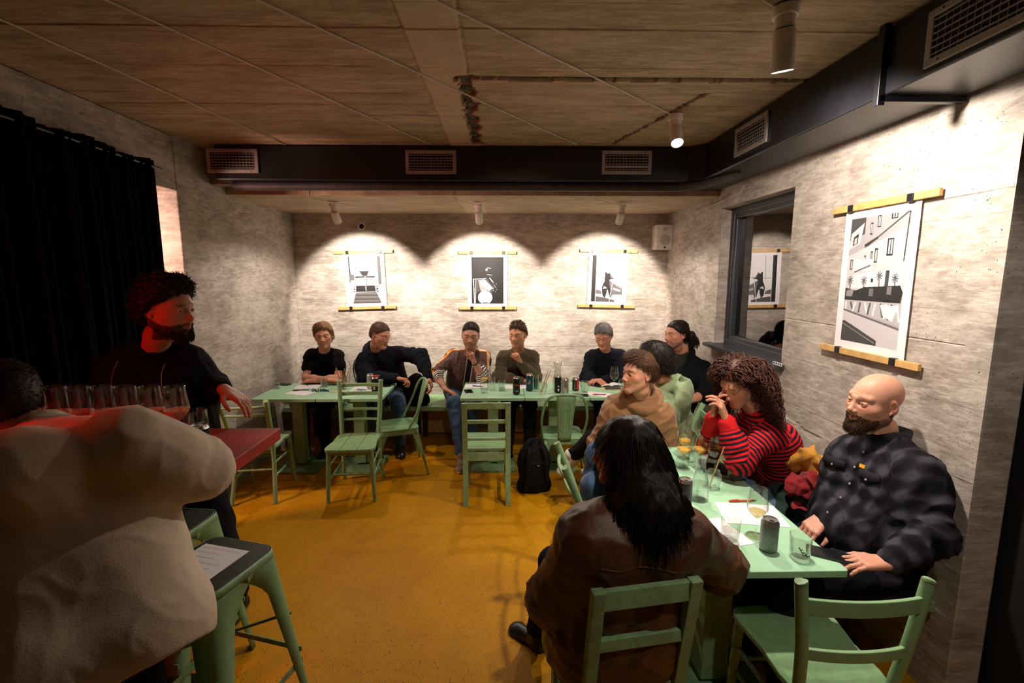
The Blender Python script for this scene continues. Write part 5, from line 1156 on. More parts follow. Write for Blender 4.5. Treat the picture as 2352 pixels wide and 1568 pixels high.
def p_tan():
    pel = (.83, 3.12, .57); hd = Y_(1467, 857, 2.95)
    j = J_(pel, Y_(1474, 912, 3.02), hd, Y_(1412, 940, 3.10), Y_(1528, 946, 2.98), Y_(1380, 1022, 3.10), Y_(1538, 1036, 2.98), Y_(1420, 1062, 2.93), Y_(1480, 1064, 2.95), dict(anR=P(1338, 1128, Y=2.9)*A_(1, 1, 0)+A_(0, 0, .1), knR=Y_(1372, 1042, 2.92)), fx=-.75, fy=-.5, thigh=.40)
    h = dict(rot=(-1.22, -.02, .0), hair=1, thick=.008, front=.026, line='t', comb=(.45, 1, .35), lift=.38, len=.036, n=3000, sr=.0012, droop=.4, s=1.03, jaw=.92, brow=1)
    person('person in a tan brown hoodie with swept-up brown hair looking to the left', j, h, dict(mat=C_TAN, name='hoodie', collar='hood', fit=1.12, ease=.026, hem=.02, sfit=1.15, seed=14, wrinkle=1.2), dict(mat=C_DENIM), SK1, H_BRN, shoes=dict(dR=(-1, -.15, 0), mat=S_SNK, sole=S_WHT, laces=S_WHT), build=1.02, hN=.003)
def p_curly():
    pel = (1.66, 2.68, .57); hd = Y_(1697, 880, 2.50)
    j = J_(pel, Y_(1736, 938, 2.53), hd, Y_(1698, 978, 2.70), Y_(1766, 990, 2.44), Y_(1634, 1024, 2.66), Y_(1698, 1058, 2.38), Y_(1640, 958, 2.52), Y_(1668, 966, 2.44), fx=-.95, fy=-.3, thigh=.40)
    h = dict(rot=(-1.1, .5, .0), s=.99, jaw=.85, brow=.9, lid=.9, ears=0)
    b, q = person('person with long curly hair in a red and navy striped jumper, leaning on the table', j, h, dict(mat=M_STR, name='striped_jumper', fit=.96, ease=.020, hem=-.065, sfit=1.15, bust=1, seed=15, h=.0075), dict(mat=C_DENIML, fit=1.05), SK1, H_CHEST, build=.93, hN=.003,
        hands=dict(R=dict(d=(.05, -.1, 1), n=A_(.6, -.6, 0), curl=.35, curls=[.25, .3, .45, .6], s=.92), L=dict(d=(-.35, .1, 1), n=A_(-.8, .5, 0), curl=.5, s=.92)))
    W, base = q['W'], q['base']; r = np.random.default_rng(21)
    f = Field((-.12, -.15, -.10), (.12, .14, .17), .006); f.ell((0, -.02, .04), (.088, .108, .094), k=0); f.ell((0, -.055, -.02), (.085, .07, .08), k=.03)
    gg = np.stack(np.meshgrid(*f.ax, indexing='ij'), -1); hl = np.interp(gg[..., 1], [-.1, -.02, .03, .06, .085, .11], [-.2, -.1, -.02, .045, .078, .1]); f.F = np.maximum(f.F, (hl-gg[..., 2]).astype(np.float32)*.8)
    V, Q = f.mesh(); N = vnorm(V, Q); Vw = W(V); ps = [(Vw, Q)]
    n = 640; i = r.choice(np.nonzero((V[:, 2] > -.03))[0], n); K = 46; R = q['R']; root = W(V[i]*.98); nw = N[i]@R.T; hx = V[i, 0]
    side = np.sign(hx+r.normal(0, .008, n)+.012); sidev = (side[:, None]*R[:, 0][None]); L = r.uniform(.26, .42, n); p = root.copy(); d = nw*.7+sidev*.8-R[:, 1][None]*.5+A_(0, 0, .1); ctr = [p]
    for k in range(K-1):
        t = k/K; d = d*.86+A_(.03, 0, -.24)*(.5+1.2*t)+r.normal(0, .03, (n, 3))+sidev*.03*(1-t); 
        out = p-(W(np.array([[0, -.01, .02]]))[0]); dist = np.linalg.norm(out, axis=1, keepdims=True); d = d+out/dist*np.clip(.125-dist, 0, .1)*9; bk = p-(q['chest']); bd = np.linalg.norm(bk*A_(1, 1, .6), axis=1, keepdims=True); d = d+bk/bd*np.clip(.17-bd, 0, .1)*6
        fc = p-(W(np.array([[0, .15, -.06]]))[0]); fd = np.linalg.norm(fc, axis=1, keepdims=True); d = d+(fc/fd+sidev*.8)*np.clip(.145-fd, 0, .1)*16
        d /= np.linalg.norm(d, axis=1, keepdims=True); lc = (p-W(np.zeros((1, 3)))[0])@R; d = d-R[:, 1][None]*(.9*((lc[:, 1] > .012) & (lc[:, 2] < .09)))[:, None]; d /= np.linalg.norm(d, axis=1, keepdims=True); p = p+d*(L/K)[:, None]; ctr.append(p)
    C = np.stack(ctr, 1); T = np.gradient(C, axis=1); T /= np.linalg.norm(T, axis=2, keepdims=True); u = np.cross(T, A_(.3, .5, .8)); u /= np.linalg.norm(u, axis=2, keepdims=True); w = np.cross(T, u)
    a = r.uniform(0, 6.28, n)[:, None]+np.arange(K)[None]*r.uniform(.55, .85, n)[:, None]*r.choice([-1, 1], n)[:, None]; amp = (np.clip(np.arange(K)/8, 0, 1)*r.uniform(.005, .011, (n, 1)))
    C = C+(u*np.cos(a)[..., None]+w*np.sin(a)[..., None])*amp[..., None]; ps.append(tubes(C, .0027, 4)); V, Q = join(ps); to_obj('curly_hair', V, Q, H_CHEST, b, None, base)
def p_bald():
    pel = (1.62, 1.98, .58); hd = Y_(2008, 922, 2.04)
    j = J_(pel, Y_(2040, 1003, 2.03), hd, Y_(1962, 1040, 2.17), Y_(2120, 1078, 1.84), Y_(1925, 1140, 2.22), Y_(2140, 1232, 1.72), Y_(1893, 1188, 2.02), Y_(2042, 1292, 1.64), fx=-.95, fy=-.1, thigh=.45)
    h = dict(rot=(-1.45, -.02, .08), s=1.06, smile=1, beard=.8, beardgeo=.015, bfront=.03, brow=.7, lid=1, fat=.004, jaw=1.08)
    b, q = person('bald bearded person in a dark checked shirt, smiling, at the end of the bench', j, h, dict(mat=M_CHK, name='shirt', collar='shirt', fit=1.15, ease=.028, belly=.03, hem=.02, sfit=1.0, width=1.05, seed=17, wrinkle=1.0, h=.0075), dict(mat=C_TROU, fit=1.05), SKB, H_BRN, build=1.12, hN=.0028,
        hands=dict(R=dict(d=(-.75, -.3, -.35), n=A_(-.2, .2, -1), curl=.5), L=dict(d=(-1, .12, -.04), n=A_(.05, .1, -1), curl=.22, thumb=.1)))
    up, rt, fw = q['up'], q['right'], q['fwd']; pl = q['g']['pel']; base = q['base']; sh = [o for o in KIDS(b) if o.name.startswith('shirt')][0]
    V = np.empty(len(sh.data.vertices)*3, np.float32); sh.data.vertices.foreach_get('co', V); V = V.reshape(-1, 3)+base; P0 = V-pl; fx_, fy_, fz_ = P0@rt, P0@fw, P0@up
    def on(x, z, lift=.0):
        k = np.argmin((fx_-x)**2+(fz_-z)**2+np.where(fy_ < .02, 1, 0)); return V[k]-base+fw*lift
    R3 = Matrix((Vector(rt), Vector(fw), Vector(up))).transposed(); top = float((q['g']['neck']-pl)@up)
    for k in range(5): m = MB(); m.ball(on(.0, top-.09-.075*k, .004), (.006, .003, .006), 8, R3); m.build('button', M_ALU, sh, True)
    for s in (-1, 1):
        m = MB(); xs = np.linspace(-.055, .055, 9); vs = []; fs = []
        for i_, x in enumerate(xs):
            for j_, z in enumerate((0, -.02, -.032-.018*(1-abs(x)/.055))): vs.append(on(s*.095+x, top-.155+z, .007))
        for i_ in range(8):
            for j_ in range(2): a = i_*3+j_; fs.append((a, a+1, a+4, a+3))
        m._add(vs, fs); o_ = m.build('pocket_flap', M_CHK, sh, True); so = o_.modifiers.new('s', 'SOLIDIFY'); so.thickness = .004
        m = MB(); m.ball(on(s*.095, top-.19, .013), (.0055, .003, .0055), 8, R3); m.build('button', M_ALU, sh, True)
    c = on(-.045, top-.148, .008); m = MB(); m.box(c, (.028, .002, .016), R3); m.build('label_patch', plain('yellow_label', (.75, .38, .02), .6), sh)
    w = q['W']; m = MB(); c = w(np.array([[-.088, -.002, -.031]]))[0]-base; m.lathe([(.0045, -.002), (.0075, -.002), (.0075, .002), (.0045, .002)], 16, c, head_frame_m(h['rot']) @ Matrix.Rotation(PI/2, 3, 'Y')); m.build('ear_tunnel', M_BLACKM, b, True)
def head_frame_m(rot): R = head_frame(*rot); return Matrix([list(map(float, r)) for r in R])
def p_leather():
    pel = (.42, 1.60, .57); hd = Y_(1432, 1036, 1.64)
    j = J_(pel, Y_(1462, 1150, 1.58), hd, Y_(1590, 1212, 1.56), Y_(1338, 1212, 1.52), Y_(1655, 1300, 1.66), Y_(1265, 1375, 1.60), Y_(1590, 1275, 1.86), Y_(1330, 1370, 1.82), dict(anL=P(1232, 1448, Z=.08), knL=A_(.24, 2.02, .53)), fx=-.1, fy=1, thigh=.42)
    h = dict(rot=(-1.85, .08, .0), s=.98, jaw=.88, ears=0)
    b, q = person('person with long dark wavy hair in a brown leather jacket, back to the room', j, h, dict(mat=M_LEA, name='leather_jacket', collar='shirt', fit=1.2, ease=.036, hem=.11, seat=1, sfit=1.3, width=1.15, wrinkle=.9, seed=19), dict(mat=C_TROU), SK3, H_DK, build=1.0, shoes=dict(dL=(-.6, .6, 0)),
        hands=dict(R=dict(d=(-1, .2, 0), n=A_(0, 0, -1), curl=.4), L=dict(d=(.3, 1, 0), n=A_(0, 0, -1), curl=.4)))
    W, base, R = q['W'], q['base'], q['R']; up, fw, rt, g = q['up'], q['fwd'], q['right'], q['g']
    f = Field(g['head']-.34, g['head']+.30, .007); w = lambda *p: W(np.array([p]))[0]
    f.ell(w(0, -.022, .036), (.094, .112, .100), k=0, R=R); f.ell(w(0, -.06, -.04), (.10, .085, .10), k=.03, R=R)
    bk = g['neck']-fw*.085; f.cap(w(0, -.05, -.04), bk+up*.03+rt*.02, .105, .085, k=.05); f.cap(bk+up*.03+rt*.03, bk-up*.045+rt*.035, .080, .045, k=.04); f.cap(w(.03, -.02, -.03), g['neck']+rt*.11+up*.02-fw*.03, .075, .06, k=.04); f.cap(w(-.05, -.03, -.03), g['neck']-rt*.07+up*.02-fw*.05, .06, .05, k=.04)
    f.ell(w(0, .11, -.03), (.085, .085, .115), k=.02, op='s', R=R)
    V, Q = f.mesh(); N = vnorm(V, Q); V = V+N*(.010*n3(V*A_(1, 1, .35), 55, 4)+.004*n3(V*A_(1, 1, .4), 130, 5))[:, None]; ps = [(V, Q)]
    r = np.random.default_rng(31); c0 = w(0, 0, .05); i = r.choice(len(V), 3600); dn = N[i]*.45+A_(0, 0, -1.0)+(V[i]-c0)*1.2*np.clip((V[i, 2:3]-g['head'][2])*12, 0, 1); ps.append(strands(V[i], dn, .10, .0014, 8, .5, .009, 4))
    V, Q = join(ps); to_obj('long_hair', V, Q, H_DK, b, None, base)
    sh = [o for o in KIDS(b) if o.name.startswith('leather')][0]
    V = np.empty(len(sh.data.vertices)*3, np.float32); sh.data.vertices.foreach_get('co', V); V = V.reshape(-1, 3)+base; P0 = V-g['pel']; fx_, fy_, fz_ = P0@rt, P0@fw, P0@up; top = float((g['neck']-g['pel'])@up)
    def on(x, z): k = np.argmin((fx_-x)**2+(fz_-z)**2+np.where(fy_ > .0, 1, 0)); return V[k]-base-fw*.001
    m = MB(); pts = [on(x, top-.15) for x in np.linspace(-.16, .16, 6)]; m.tube(bez(pts, 6), .0035, 6); m.build('yoke_seam', M_LEA, sh, True)
def p_bar():
    K = .915; Y_ = lambda px, py, y: P(px, py, Y=y*K)
    hd = Y_(385, 708, 2.36); pel = (-1.71, 2.36, 1.02)
    lg = dict(knR=A_(-1.77, 2.40, .54), knL=A_(-1.50, 2.36, .54), anR=A_(-1.79, 2.46, .10), anL=A_(-1.46, 2.42, .10))
    j = J_(pel, Y_(352, 792, 2.46), hd, Y_(258, 838, 2.52), Y_(418, 820, 2.52), Y_(232, 955, 2.46), Y_(474, 885, 2.66), Y_(290, 990, 2.36), Y_(513, 893, 2.44), lg, fx=.3, fy=-1)
    h = dict(rot=(1.42, .10, -.04), hair=1, thick=.022, front=.040, comb=(0, 1, .4), lift=.9, len=.022, n=1800, kink=1.6, wig=.01, s=1.07, beard=.95, beardgeo=.014, jaw=1.05, fat=.004, rough=1.8)
    b, q = person('standing person in black with curly dark hair and a beard, pointing over the bar', j, h, dict(mat=C_BLACK, name='jacket', collar='crew', fit=1.2, ease=.028, hem=.05, sfit=1.15, width=1.0, belly=.02, sleeveL=.96), dict(mat=C_TROU, fit=1.1), SK2, H_DK, build=1.05, hN=.003,
        hands=dict(L=dict(d=(.85, -.1, -.5), n=A_(-.4, 0, -1), curl=.3, spread=.6), R=dict(d=(.8, -.3, -.1), n=A_(0, 0, -1), curl=.4)))
    g, base, up, fw, rt = q['g'], q['base'], q['up'], q['fwd'], q['right']; jk = [o for o in KIDS(b) if o.name.startswith('jacket')][0]
    V = np.empty(len(jk.data.vertices)*3, np.float32); jk.data.vertices.foreach_get('co', V); V = V.reshape(-1, 3)+base; P0 = V-g['pel']; fx_, fy_, fz_ = P0@rt, P0@fw, P0@up; top = float((g['neck']-g['pel'])@up)
    for s in (-1, 1):
        pts = [V[np.argmin((fx_-s*(.10+.05*t))**2+(fz_-(top-.05-t*.42))**2+np.where(fy_ < 0, 1, 0))]-base+fw*.002 for t in np.linspace(0, 1, 14)]
        m = MB(); m.tube(pts, .0016, 6); m.build('zip', M_ALU, jk, True)
def p_white():
    K = .93; Y_ = lambda px, py, y: P(px, py, Y=y*K)
    pel = P(215, 1455, Z=.88); hd = Y_(12, 925, 1.50)
    j = J_(pel, Y_(95, 985, 1.50), hd, Y_(292, 992, 1.40), Y_(40, 1050, 1.26), Y_(455, 1070, 1.57), Y_(-60, 1090, 1.50), Y_(372, 1010, 1.84), Y_(-60, 1010, 1.86), fx=-.75, fy=1, thigh=.42, spread=.08)
    for s in 'RL': j['an'+s] = j['kn'+s]*A_(1, 1, 0)+A_(0, 0, .33)
    ch = j['pel']*.40+j['neck']*.60; dn = nrm(j['pel']-j['neck']); FO = [(ch, j['shR']*.6+j['elR']*.4+dn*.05, .13, .085, .08), (j['shR']+dn*.03, j['elR']+dn*.02, .085, .075, .06), (j['pel']*.7+j['neck']*.3, ch, .17, .16, .08), (ch, j['shL']+dn*.05, .13, .09, .08)]
    h = dict(rot=(-2.45, .35, .0), hair=1, thick=.005, front=.006, n=1500, len=.010, lift=.8, rough=.4, s=1.0)
    person('person in a cream sweater seen from behind, bent over the bar', j, h, dict(mat=C_CREAM, name='sweater', collar='crew', fit=1.2, ease=.028, hem=.055, seat=1, sfit=1.25, width=1.1, seed=23, wrinkle=.45, fold=FO, belly=.0), dict(mat=C_TROU), SK2, H_DK, build=1.08,
        hands=dict(R=dict(d=(-.5, 1, 0), n=A_(0, 0, -1), curl=.4)))
for fn in (p_bar, p_white, p_tee, p_navy, p_track, p_olive, p_grey, p_pony, p_green, p_tan, p_curly, p_bald, p_leather):
    if globals().get('ONLY') and fn.__name__ not in ONLY: continue
    fn()
# ------------------------------------------------------------------ things on the tables
def T_(px, py, z=.75): return P(px, py, Z=z+.0008)
def liquid(name, c, alpha=.0, rough=.15, sub=.3):
    n = NT(name); return n.set(c, rough, 0, .5, Subsurface_Weight=sub, Subsurface_Radius=(1, .5, .2), Subsurface_Scale=.03)
L_ORANGE = liquid('amber_beer', (.86, .42, .03)); L_GOLD = glass('golden_wine', (.9, .62, .16), .0, 1.33); L_PALE = glass('pale_wine', (.93, .84, .55), .0, 1.33); L_ROSE = liquid('pink_drink', (.80, .30, .18)); L_BEER = glass('clear_beer', (.85, .42, .05), .0, 1.33)
G_ = 'stemmed tasting glasses on the right-hand table'
def wine_glass(label, pos, liq=None, lev=.118, s=1.0, group=None, foam=None):
    t = thing('wine_glass', label, 'glass', pos, 0, group); q = lambda pr: [(r*s, z*s) for r, z in pr]
    m = MB(); m.lathe(q([(.001, .0), (.036, 0), (.037, .002), (.030, .004), (.008, .009), (.004, .018), (.0036, .07), (.005, .080), (.012, .086)]), 32); m.build('stem', M_GLASS, t, True)
    out = [(.004, .082), (.016, .090), (.030, .105), (.0405, .122), (.0415, .128), (.040, .145), (.036, .18), (.033, .212)]
    m = MB(); m.lathe(q(out+[(.0325, .2125), (.032, .211), (.035, .18), (.039, .145), (.0405, .128), (.039, .122)]), 36); m.build('bowl', M_GLASS, t, True)
    if liq is not None:
        zs = np.array([z for r, z in out]); rs = np.array([r for r, z in out]); zz = np.linspace(.0845, lev, 8); pr = [(float(np.interp(z, zs, rs)-.0012), float(z)) for z in zz]
        m = MB(); m.lathe(q([(.001, .084)]+pr+[(.001, lev)]), 32); m.build('drink', liq, t, True)
    return t
def tumbler(label, pos, water=.045, s=1.0, h=.095, r=.039, group=None, mat=None):
    t = thing('tumbler', label, 'glass', pos, 0, group); m = MB(); r0 = r*.88
    m.lathe([(.001, .0), (r0*s, 0), (r0*s+.001, .002), (r*s, h*s), (r*s-.0015, h*s+.0005), (r*s-.002, h*s-.001), (r0*s-.001, .012*s), (.001, .010*s)], 32); m.build('glass_wall', M_GLASS, t, True)
    if water: m = MB(); ra = r0+(r-r0)*water/h; m.lathe([(.001, .0115*s), (r0*s-.0018, .0125*s), (ra*s-.0028, water*s), (.001, water*s)], 28); m.build('water', mat or M_WATER, t, True)
    return t
def carafe(label, pos, s=1.0, water=.10, group=None):
    t = thing('carafe', label, 'carafe', pos, 0, group)
    o = [(.040, 0), (.044, .006), (.0455, .04), (.044, .08), (.036, .125), (.026, .165), (.0245, .19), (.029, .225), (.040, .262)]; q = lambda pr: [(r*s, z*s) for r, z in pr]
    b_ = bez([(r, z, 0) for r, z in o], 3); o = [(float(p[0]), float(p[1])) for p in b_]
    m = MB(); m.lathe(q([(.001, 0)]+o+[(r-.0018, z) for r, z in o[::-1][:-2]]+[(.001, .006)]), 36); m.build('glass_wall', M_GLASS, t, True)
    if water: m = MB(); w = [(r-.003, z) for r, z in o if z <= water]; m.lathe(q([(.001, .007)]+w[1:]+[(.001, w[-1][1])]), 30); m.build('water', M_WATER, t, True)
    return t
def text_on(parent, txt, size, r, z, ang, mat, name='lettering', vertical=False):
    cu = bpy.data.curves.new('txt', 'FONT'); cu.body = txt; cu.size = size; cu.align_x = 'CENTER'; cu.align_y = 'CENTER'; cu.extrude = .0002; cu.space_character = .95
    o = bpy.data.objects.new('txt', cu); COL.objects.link(o); dg = bpy.context.evaluated_depsgraph_get(); me = bpy.data.meshes.new_from_object(o.evaluated_get(dg)); bpy.data.objects.remove(o)
    me.name = name
    for v in me.vertices:
        x, y = (v.co.x, v.co.y) if not vertical else (-v.co.y, v.co.x)
        a = ang+x/r; v.co = (math.cos(a)*(r+.0006+v.co.z), math.sin(a)*(r+.0006+v.co.z), z+y)
    return link_mesh(name, me, mat, parent, False)
M_LID = plain('brushed_can_metal', (.55, .53, .50), .28, .9)
def can(label, pos, body, h=.122, r=.033, s=1.0, group=None, deco=None, ang=-1.57):
    t = thing('drink_can', label, 'can', pos, 0, group); h *= s; r *= s
    m = MB(); m.lathe([(r*.80, .004), (r*.80, 0), (r*.88, .004), (r, .012), (r, h-.014)], 36); m.build('body', body, t, True)
    m = MB(); m.lathe([(r, h-.0142), (r*.84, h-.003), (r*.84, h), (r*.80, h), (r*.79, h-.004), (.001, h-.004)], 36); m.build('lid', M_LID, t, True)
    m = MB(); m.rbox((0, r*.15, h-.0028), (.013, .022, .0012), .005, 4); m.build('pull_tab', M_LID, t); m = MB(); m.lathe([(.001, h-.0036), (.009, h-.0036)], 16, (0, -r*.35, 0)); m.build('opening', M_VOID, t)
    if deco: deco(t, r, h, ang)
    return t
def paint_(name, c, rough=.35, metal=.3): return plain(name, c, rough, metal, var=.05)
K_BLK = paint_('can_black', (.012, .012, .014)); K_GRY = paint_('can_grey', (.22, .215, .20), .4, .5); K_TEAL = paint_('can_teal', (.008, .055, .075)); K_SIL = paint_('can_silver', (.42, .40, .40), .3, .7); K_RED = paint_('can_dark_red', (.16, .02, .01))
I_ORG = plain('ink_orange', (.80, .22, .02), .5); I_WHT = plain('ink_white', (.75, .72, .68), .5); I_RED = plain('ink_red', (.6, .03, .02), .5); I_GOLD = plain('ink_gold', (.60, .33, .10), .5); I_BLK = plain('ink_black', (.01, .01, .012), .5); I_PUR = plain('ink_purple', (.10, .03, .25), .5); I_BLU = plain('ink_blue', (.03, .05, .22), .5)
def patch(t, name, r, a0, a1, z0, z1, mat, n=8):
    m = MB(); vs = []; rr = r+.0007
    for i in range(n+1):
        a = a0+(a1-a0)*i/n
        for z in (z0, z1): vs.append((rr*math.cos(a), rr*math.sin(a), z))
    m._add(vs, [(i*2, i*2+2, i*2+3, i*2+1) for i in range(n)]); m.build(name, mat, t, True)
def deco_apa(t, r, h, a): text_on(t, 'APA', .024, r, h*.55, a, I_ORG); patch(t, 'small_print', r, a-.2, a+.5, h*.2, h*.23, I_WHT)
def deco_gem(t, r, h, a):
    m = MB(); pts = [(0, -.009), (.0085, -.003), (.0055, .008), (-.0055, .008), (-.0085, -.003)]; zc = h*.40
    for rr, mt in ((1, 0), (.55, 1)): m.mat(mt)._add([((r+.0008+.0003*mt)*math.cos(a+.1+x*rr/r), (r+.0008+.0003*mt)*math.sin(a+.1+x*rr/r), zc-y*rr) for x, y in pts], [(0, 1, 2, 3, 4)])
    m.build('emblem', [I_WHT, I_ORG], t); patch(t, 'barcode_panel', r, a-.12, a+.3, h*.13, h*.26, I_WHT)
def deco_grey(t, r, h, a): patch(t, 'bright_stripe', r, a+.55, a+.72, h*.08, h*.85, K_SIL); patch(t, 'small_print', r, a-.3, a+.25, h*.48, h*.49, I_WHT); patch(t, 'small_print', r, a-.3, a+.1, h*.35, h*.357, I_BLK)
def deco_tri(t, r, h, a):
    m = MB(); w = .0011
    for (x0, z0, x1, z1) in ((-.018, -.02, 0, .022), (0, .022, .008, -.012), (.008, -.012, -.018, -.02), (-.010, -.016, 0, .006)):
        m.tube([((r+.001)*math.cos(a+x/r), (r+.001)*math.sin(a+x/r), h*.55+z) for x, z in ((x0, z0), ((x0+x1)/2, (z0+z1)/2), (x1, z1))], w, 5)
    m.build('emblem', I_WHT, t)
def deco_chev(t, r, h, a):
    for k, (mt, dz) in enumerate(((I_RED, 0), (I_BLK, -.016), (I_RED, -.032))):
        m = MB(); m.tube([((r+.001)*math.cos(a+x/r), (r+.001)*math.sin(a+x/r), h*.62+dz+z) for x, z in ((-.022, .010), (-.012, .0), (-.002, -.004), (.010, .006), (.022, .016))], .0022, 6); m.build('chevron', mt, t, True)
def deco_black(t, r, h, a): patch(t, 'label_panel', r, a-.2, a+.25, h*.25, h*.42, I_WHT); patch(t, 'label_panel', r, a-.1, a+.15, h*.29, h*.38, I_BLK)
def deco_redband(t, r, h, a): patch(t, 'colour_band', r, a+.1, a+1.1, h*.12, h*.85, I_RED); patch(t, 'bright_stripe', r, a-.5, a-.3, h*.1, h*.85, K_SIL)
def deco_beer(t, r, h, a): text_on(t, 'BEER', .020, r, h*.68, a+.1, I_RED); patch(t, 'rule', r, a-.3, a+.6, h*.52, h*.53, I_RED)
def slab(name, label, cat, c, w, l, th, rz, mat, r=.008, kids=(), group=None, bevel=.001):
    t = thing(name, label, cat, c, rz, group); m = MB(); m.rbox((0, 0, th/2), (w, l, th), r, 4); m.build(kids[0] if kids else 'body', mat, t, bevel=bevel); return t
M_SCR = plain('dark_screen', (.008, .008, .010), .08)
def phone(label, c, rz, w=.072, l=.15):
    t = slab('phone', label, 'phone', c, w, l, .008, rz, M_BLACKM, .009, ('case',)); m = MB(); m.rbox((0, 0, .0083), (w-.006, l-.008, .0008), .007, 4); m.build('screen', M_SCR, t); return t
def scribble(parent, w, l, seed, rows=9, mat=I_BLK, z=.0009):
    r = np.random.default_rng(seed); m = MB()
    for k in range(rows):
        y = l*.42-l*.84*k/max(rows-1, 1); x = -w*.42; xe = w*(r.uniform(.0, .42))
        while x < xe:
            L = r.uniform(.006, .018); a = r.normal(0, .0012); m._add([(x, y+a, z), (x+L, y+a*.2, z), (x+L, y+a*.2+.0011, z), (x, y+a+.0011, z)], [(0, 1, 2, 3)]); x += L+r.uniform(.002, .006)
    o = m.build('writing', mat, parent); return o
def sheet(label, c, rz, w=.21, l=.297, seed=1, write=True, cat='paper', mat=None, group=None):
    t = thing('paper_sheet', label, cat, c, rz, group); n = 8; xs = np.linspace(-w/2, w/2, n); ys = np.linspace(-l/2, l/2, n); vs = []
    for x in xs:
        for y in ys: vs.append((x, y, .0006))
    m = MB(); m._add(vs, [(i*n+j, (i+1)*n+j, (i+1)*n+j+1, i*n+j+1) for i in range(n-1) for j in range(n-1)]); o = m.build('page', mat or M_PAPER, t)
    s = o.modifiers.new('s', 'SOLIDIFY'); s.thickness = .0005
    if write: scribble(t, w, l, seed)
    return t
def pen(label, c, rz, mat, z=0, l=.14, tip=I_BLK, group=None):
    t = thing('pen', label, 'pen', (c[0], c[1], c[2]+.005+z), rz, group); m = MB(); m.tube([(-l/2, 0, 0), (l*.32, 0, 0)], .0042, 10); m.build('barrel', mat, t, True)
    m = MB(); m.tube([(l*.32, 0, 0), (l*.47, 0, 0), (l/2, 0, 0)], [.0040, .0018, .0006], 10); m.build('tip', tip, t, True); m = MB(); m.tube([(-l/2-.004, 0, 0), (-l*.15, 0, 0)], .0046, 10); m.box((-l*.32, 0, .006), (.035, .003, .0012)); m.build('cap', mat, t, True); return t
def skull_jar(label, c, sticks=0, s=1.0, lid=False, group=None, tall=.20):
    t = thing('skull_jar', label, 'glass', c, 0, group); m = MB(); N = 28; prof = [(.026, 0), (.031, .004), (.034, .02), (.037, .038), (.043, .058), (.0445, .075), (.040, .092), (.034, .101), (.033, .110)]; vs = []
    for r_, z in prof:
        for j in range(N):
            a = 2*PI*j/N; e = 0
            for ea in (-.42, .42): e -= .009*math.exp(-((a-(1.5*PI+ea))/.22)**2-((z-.062)/.011)**2)
            e -= .005*math.exp(-((a-1.5*PI)/.12)**2-((z-.045)/.008)**2); e += .0012*math.sin(a*14)*(z < .035)
            vs.append(((r_+e)*s*math.cos(a), (r_+e)*s*math.sin(a), z*s))
    m._add(vs, [(i*N+j, i*N+(j+1) % N, (i+1)*N+(j+1) % N, (i+1)*N+j) for i in range(len(prof)-1) for j in range(N)]+[tuple(range(N-1, -1, -1))]); o = m.build('jar_wall', M_GLASS, t, True); q = o.modifiers.new('s', 'SOLIDIFY'); q.thickness = .002
    r = np.random.default_rng(5)
    for k in range(sticks):
        a = -.3+.25*k; dx = .34+.07*k; base = A_(-.016+.006*k, r.uniform(-.01, .01), .008); d = nrm(A_(dx*(1 if sticks < 4 else (-1)**k*.5), r.uniform(-.1, .1), 1)); m = MB(); e = base+d*tall*(1 if k else .93); m.tube([base, base+d*tall*.4+A_(0, .001, 0), e], [.0035, .004, .003], 8)
        m.build('breadstick', plain('breadstick', (.42, .24, .09), .8, var=.3, vs=60), t, True)
    return t
# ---- right-hand table
ZT = .75
c = T_(1724, 1180); sheet('handwritten paper sheet under the red pen, before the bald person', c, 1.40, .20, .27, 3)
c2 = T_(1640, 1225); sheet('paper sheet under the water tumbler beside the leather jacket sleeve', T_(1655, 1222), .25, .16, .22, 4)
c = T_(1708, 1152); pen('red pen lying on the handwritten sheet of the right-hand table', c, .03, I_RED, .001, .135)
can('large grey metallic can near the front end of the right-hand table', T_(1764, 1263), K_GRY, deco=deco_grey, h=.135, r=.0335)
can('black can with a small white and orange emblem beside the carafe', T_(1571, 1168), K_BLK, deco=deco_gem, h=.15)
t = tumbler('nearest water tumbler with a curly dark print, beside the phone', T_(1836, 1280), .062, 1.0, .095, .040)
for k, (z0, a0, n_) in enumerate(((.058, -2.35, 5), (.046, -2.15, 7), (.036, -1.95, 8))):
    m = MB(); m.tube([(.0395*math.cos(a0+.11*i), .0395*math.sin(a0+.11*i), z0-.0015*i+.004*math.sin(i*2.1+k)) for i in range(n_)], [.0008]+[.0022]*(n_-2)+[.0008], 5); m.build('print', I_BLK, t, True)
tumbler('water tumbler standing on a paper sheet by the leather sleeve', T_(1676, 1243), .052)
tumbler('water tumbler close to the arm of the person in the striped jumper', T_(1687, 1098), .045)
tumbler('low tumbler behind the wine glasses at the far end of the right-hand table', T_(1608, 1032), .02, 1, .085)
tumbler('water tumbler behind the left wine glass of the right-hand table', T_(1567, 1072), .06)
c = T_(1905, 1275); phone('black phone at the front right corner of the right-hand table', c, 1.02, .074, .158)
t = slab('notebook', 'closed black notebook behind the wine glasses at the striped sleeve', 'notebook', T_(1650, 1078), .13, .18, .012, 1.35, M_BLACKM, .004, ('cover',)); m = MB(); m.box((0, 0, .006), (.126, .174, .007)); m.build('pages', M_PAPER, t)
carafe('water carafe in the middle of the right-hand table', T_(1606, 1147), .94, .11)
skull_jar('skull-shaped glass jar holding a breadstick on the right-hand table', T_(1637, 1122), 1, .92, tall=.24)
